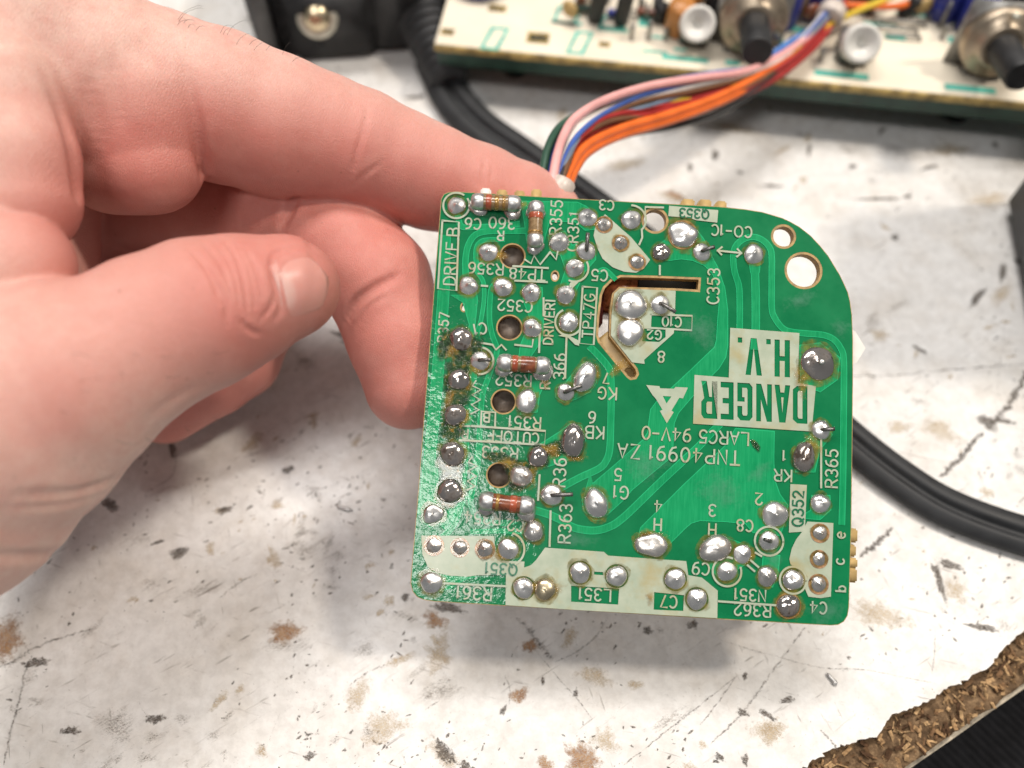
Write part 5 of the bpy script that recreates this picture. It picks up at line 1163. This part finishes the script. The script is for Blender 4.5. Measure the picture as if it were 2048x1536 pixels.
wire('red', [(1100, 420, 149), (1120, 370, 150), (1135, 320, 154), (1155, 280, 159), (1200, 247, 165), (1290, 220, 173), (1400, 195, 183), (1500, 165, 192), (1580, 120, 200), (1640, 60, 208), (1680, -20, 215)], 0.85)
wire('red', [(1104, 420, 150), (1124, 375, 151), (1142, 325, 155), (1165, 284, 160), (1215, 256, 166), (1300, 235, 174), (1410, 215, 184), (1520, 172, 195), (1585, 132, 201), (1648, 70, 209), (1690, 0, 215)], 0.85)
wire('red', [(1190, 236, 168), (1260, 208, 174), (1340, 193, 180), (1430, 178, 188), (1520, 150, 196), (1590, 105, 203)], 0.7)
wire('white', [(1090, 420, 148), (1113, 372, 149), (1128, 320, 152), (1140, 280, 156), (1165, 245, 160), (1215, 222, 166), (1300, 196, 174), (1400, 172, 184), (1500, 145, 193), (1570, 112, 200), (1640, 40, 210), (1700, -20, 216)], 0.8)
wire('brown', [(1085, 420, 149), (1108, 370, 150), (1124, 318, 153), (1140, 268, 157), (1170, 232, 162), (1240, 208, 170), (1350, 184, 180), (1480, 155, 192), (1580, 108, 202), (1650, 30, 211)], 0.6)
wire('pink', [(1078, 420, 147), (1102, 370, 148), (1114, 312, 151), (1128, 270, 154), (1152, 235, 158), (1210, 200, 164), (1300, 172, 172), (1400, 156, 181), (1490, 143, 190), (1560, 112, 198), (1625, 65, 206), (1670, 10, 213)], 0.85)
wire('grey', [(1162, 255, 163), (1185, 228, 166), (1230, 204, 170), (1300, 184, 177), (1400, 164, 186), (1490, 148, 194)], 0.8)
wire('blue', [(1190, 222, 169), (1260, 186, 174), (1350, 160, 181), (1430, 146, 188), (1500, 136, 195), (1570, 100, 203)], 0.6)
wire('navy', [(1072, 420, 150), (1094, 372, 151), (1106, 318, 154), (1122, 272, 158), (1150, 240, 162), (1210, 214, 169)], 0.75)
wire('green', [(1060, 420, 150), (1082, 365, 151), (1094, 305, 154), (1112, 265, 157), (1140, 240, 161), (1185, 222, 166), (1260, 200, 174)], 0.85)
wire('yellow', [(1290, 216, 176), (1350, 200, 181), (1410, 184, 187), (1480, 165, 193), (1560, 128, 201), (1640, 62, 209), (1720, 20, 214), (1790, -8, 218), (1860, -40, 224)], 0.75)
wire('black', [(1180, 296, 165), (1260, 268, 172), (1340, 254, 180), (1420, 232, 187), (1490, 196, 193), (1560, 150, 200), (1620, 95, 207)], 0.7)
wire('skyblue', [(1530, 120, 204), (1575, 88, 208), (1620, 60, 211), (1650, 25, 214)], 0.8)
wire('orange', [(1690, 10, 214), (1740, 12, 216), (1800, 12, 219), (1860, -10, 224)], 0.8)
rw = random.Random(31)
for col, dy in (('white', -4), ('brown', 5), ('blue', -9), ('grey', 9), ('yellow', 15), ('red', 21), ('red', 27), ('brown', 33), ('red', 38), ('black', 46)):
    base_ = [(1098, 420, 149), (1118, 372, 150), (1134, 318, 153), (1158, 268, 158), (1215, 226, 166), (1300, 200, 174), (1400, 174, 184), (1500, 146, 193), (1575, 108, 201), (1640, 45, 209), (1690, -20, 216)]
    wire(col, [(x+rw.gauss(0, 3), y+dy*math.sin(math.pi*min(1, max(0, (x-1120)/520)))+rw.gauss(0, 3), d-1.5*rw.random()-0.8) for x, y, d in base_], 0.5)
def tie(x, y, d, rr, lenm, dirp, name='cable_tie'):
    a = world_pt(x, y, d); b = world_pt(dirp[0], dirp[1], dirp[2]); mb = MB(); mb.lathe([(rr*0.9, -lenm/2), (rr, -lenm/2+0.3), (rr, lenm/2-0.3), (rr*0.9, lenm/2)], a, b-a, 20); return under(mb.build(name, M['tie']), har)
tie(1120, 378, 149.5, 2.3, 3.4, (1100, 420, 149)); tie(1662, 28, 201, 3.2, 3.4, (1692, -30, 204))
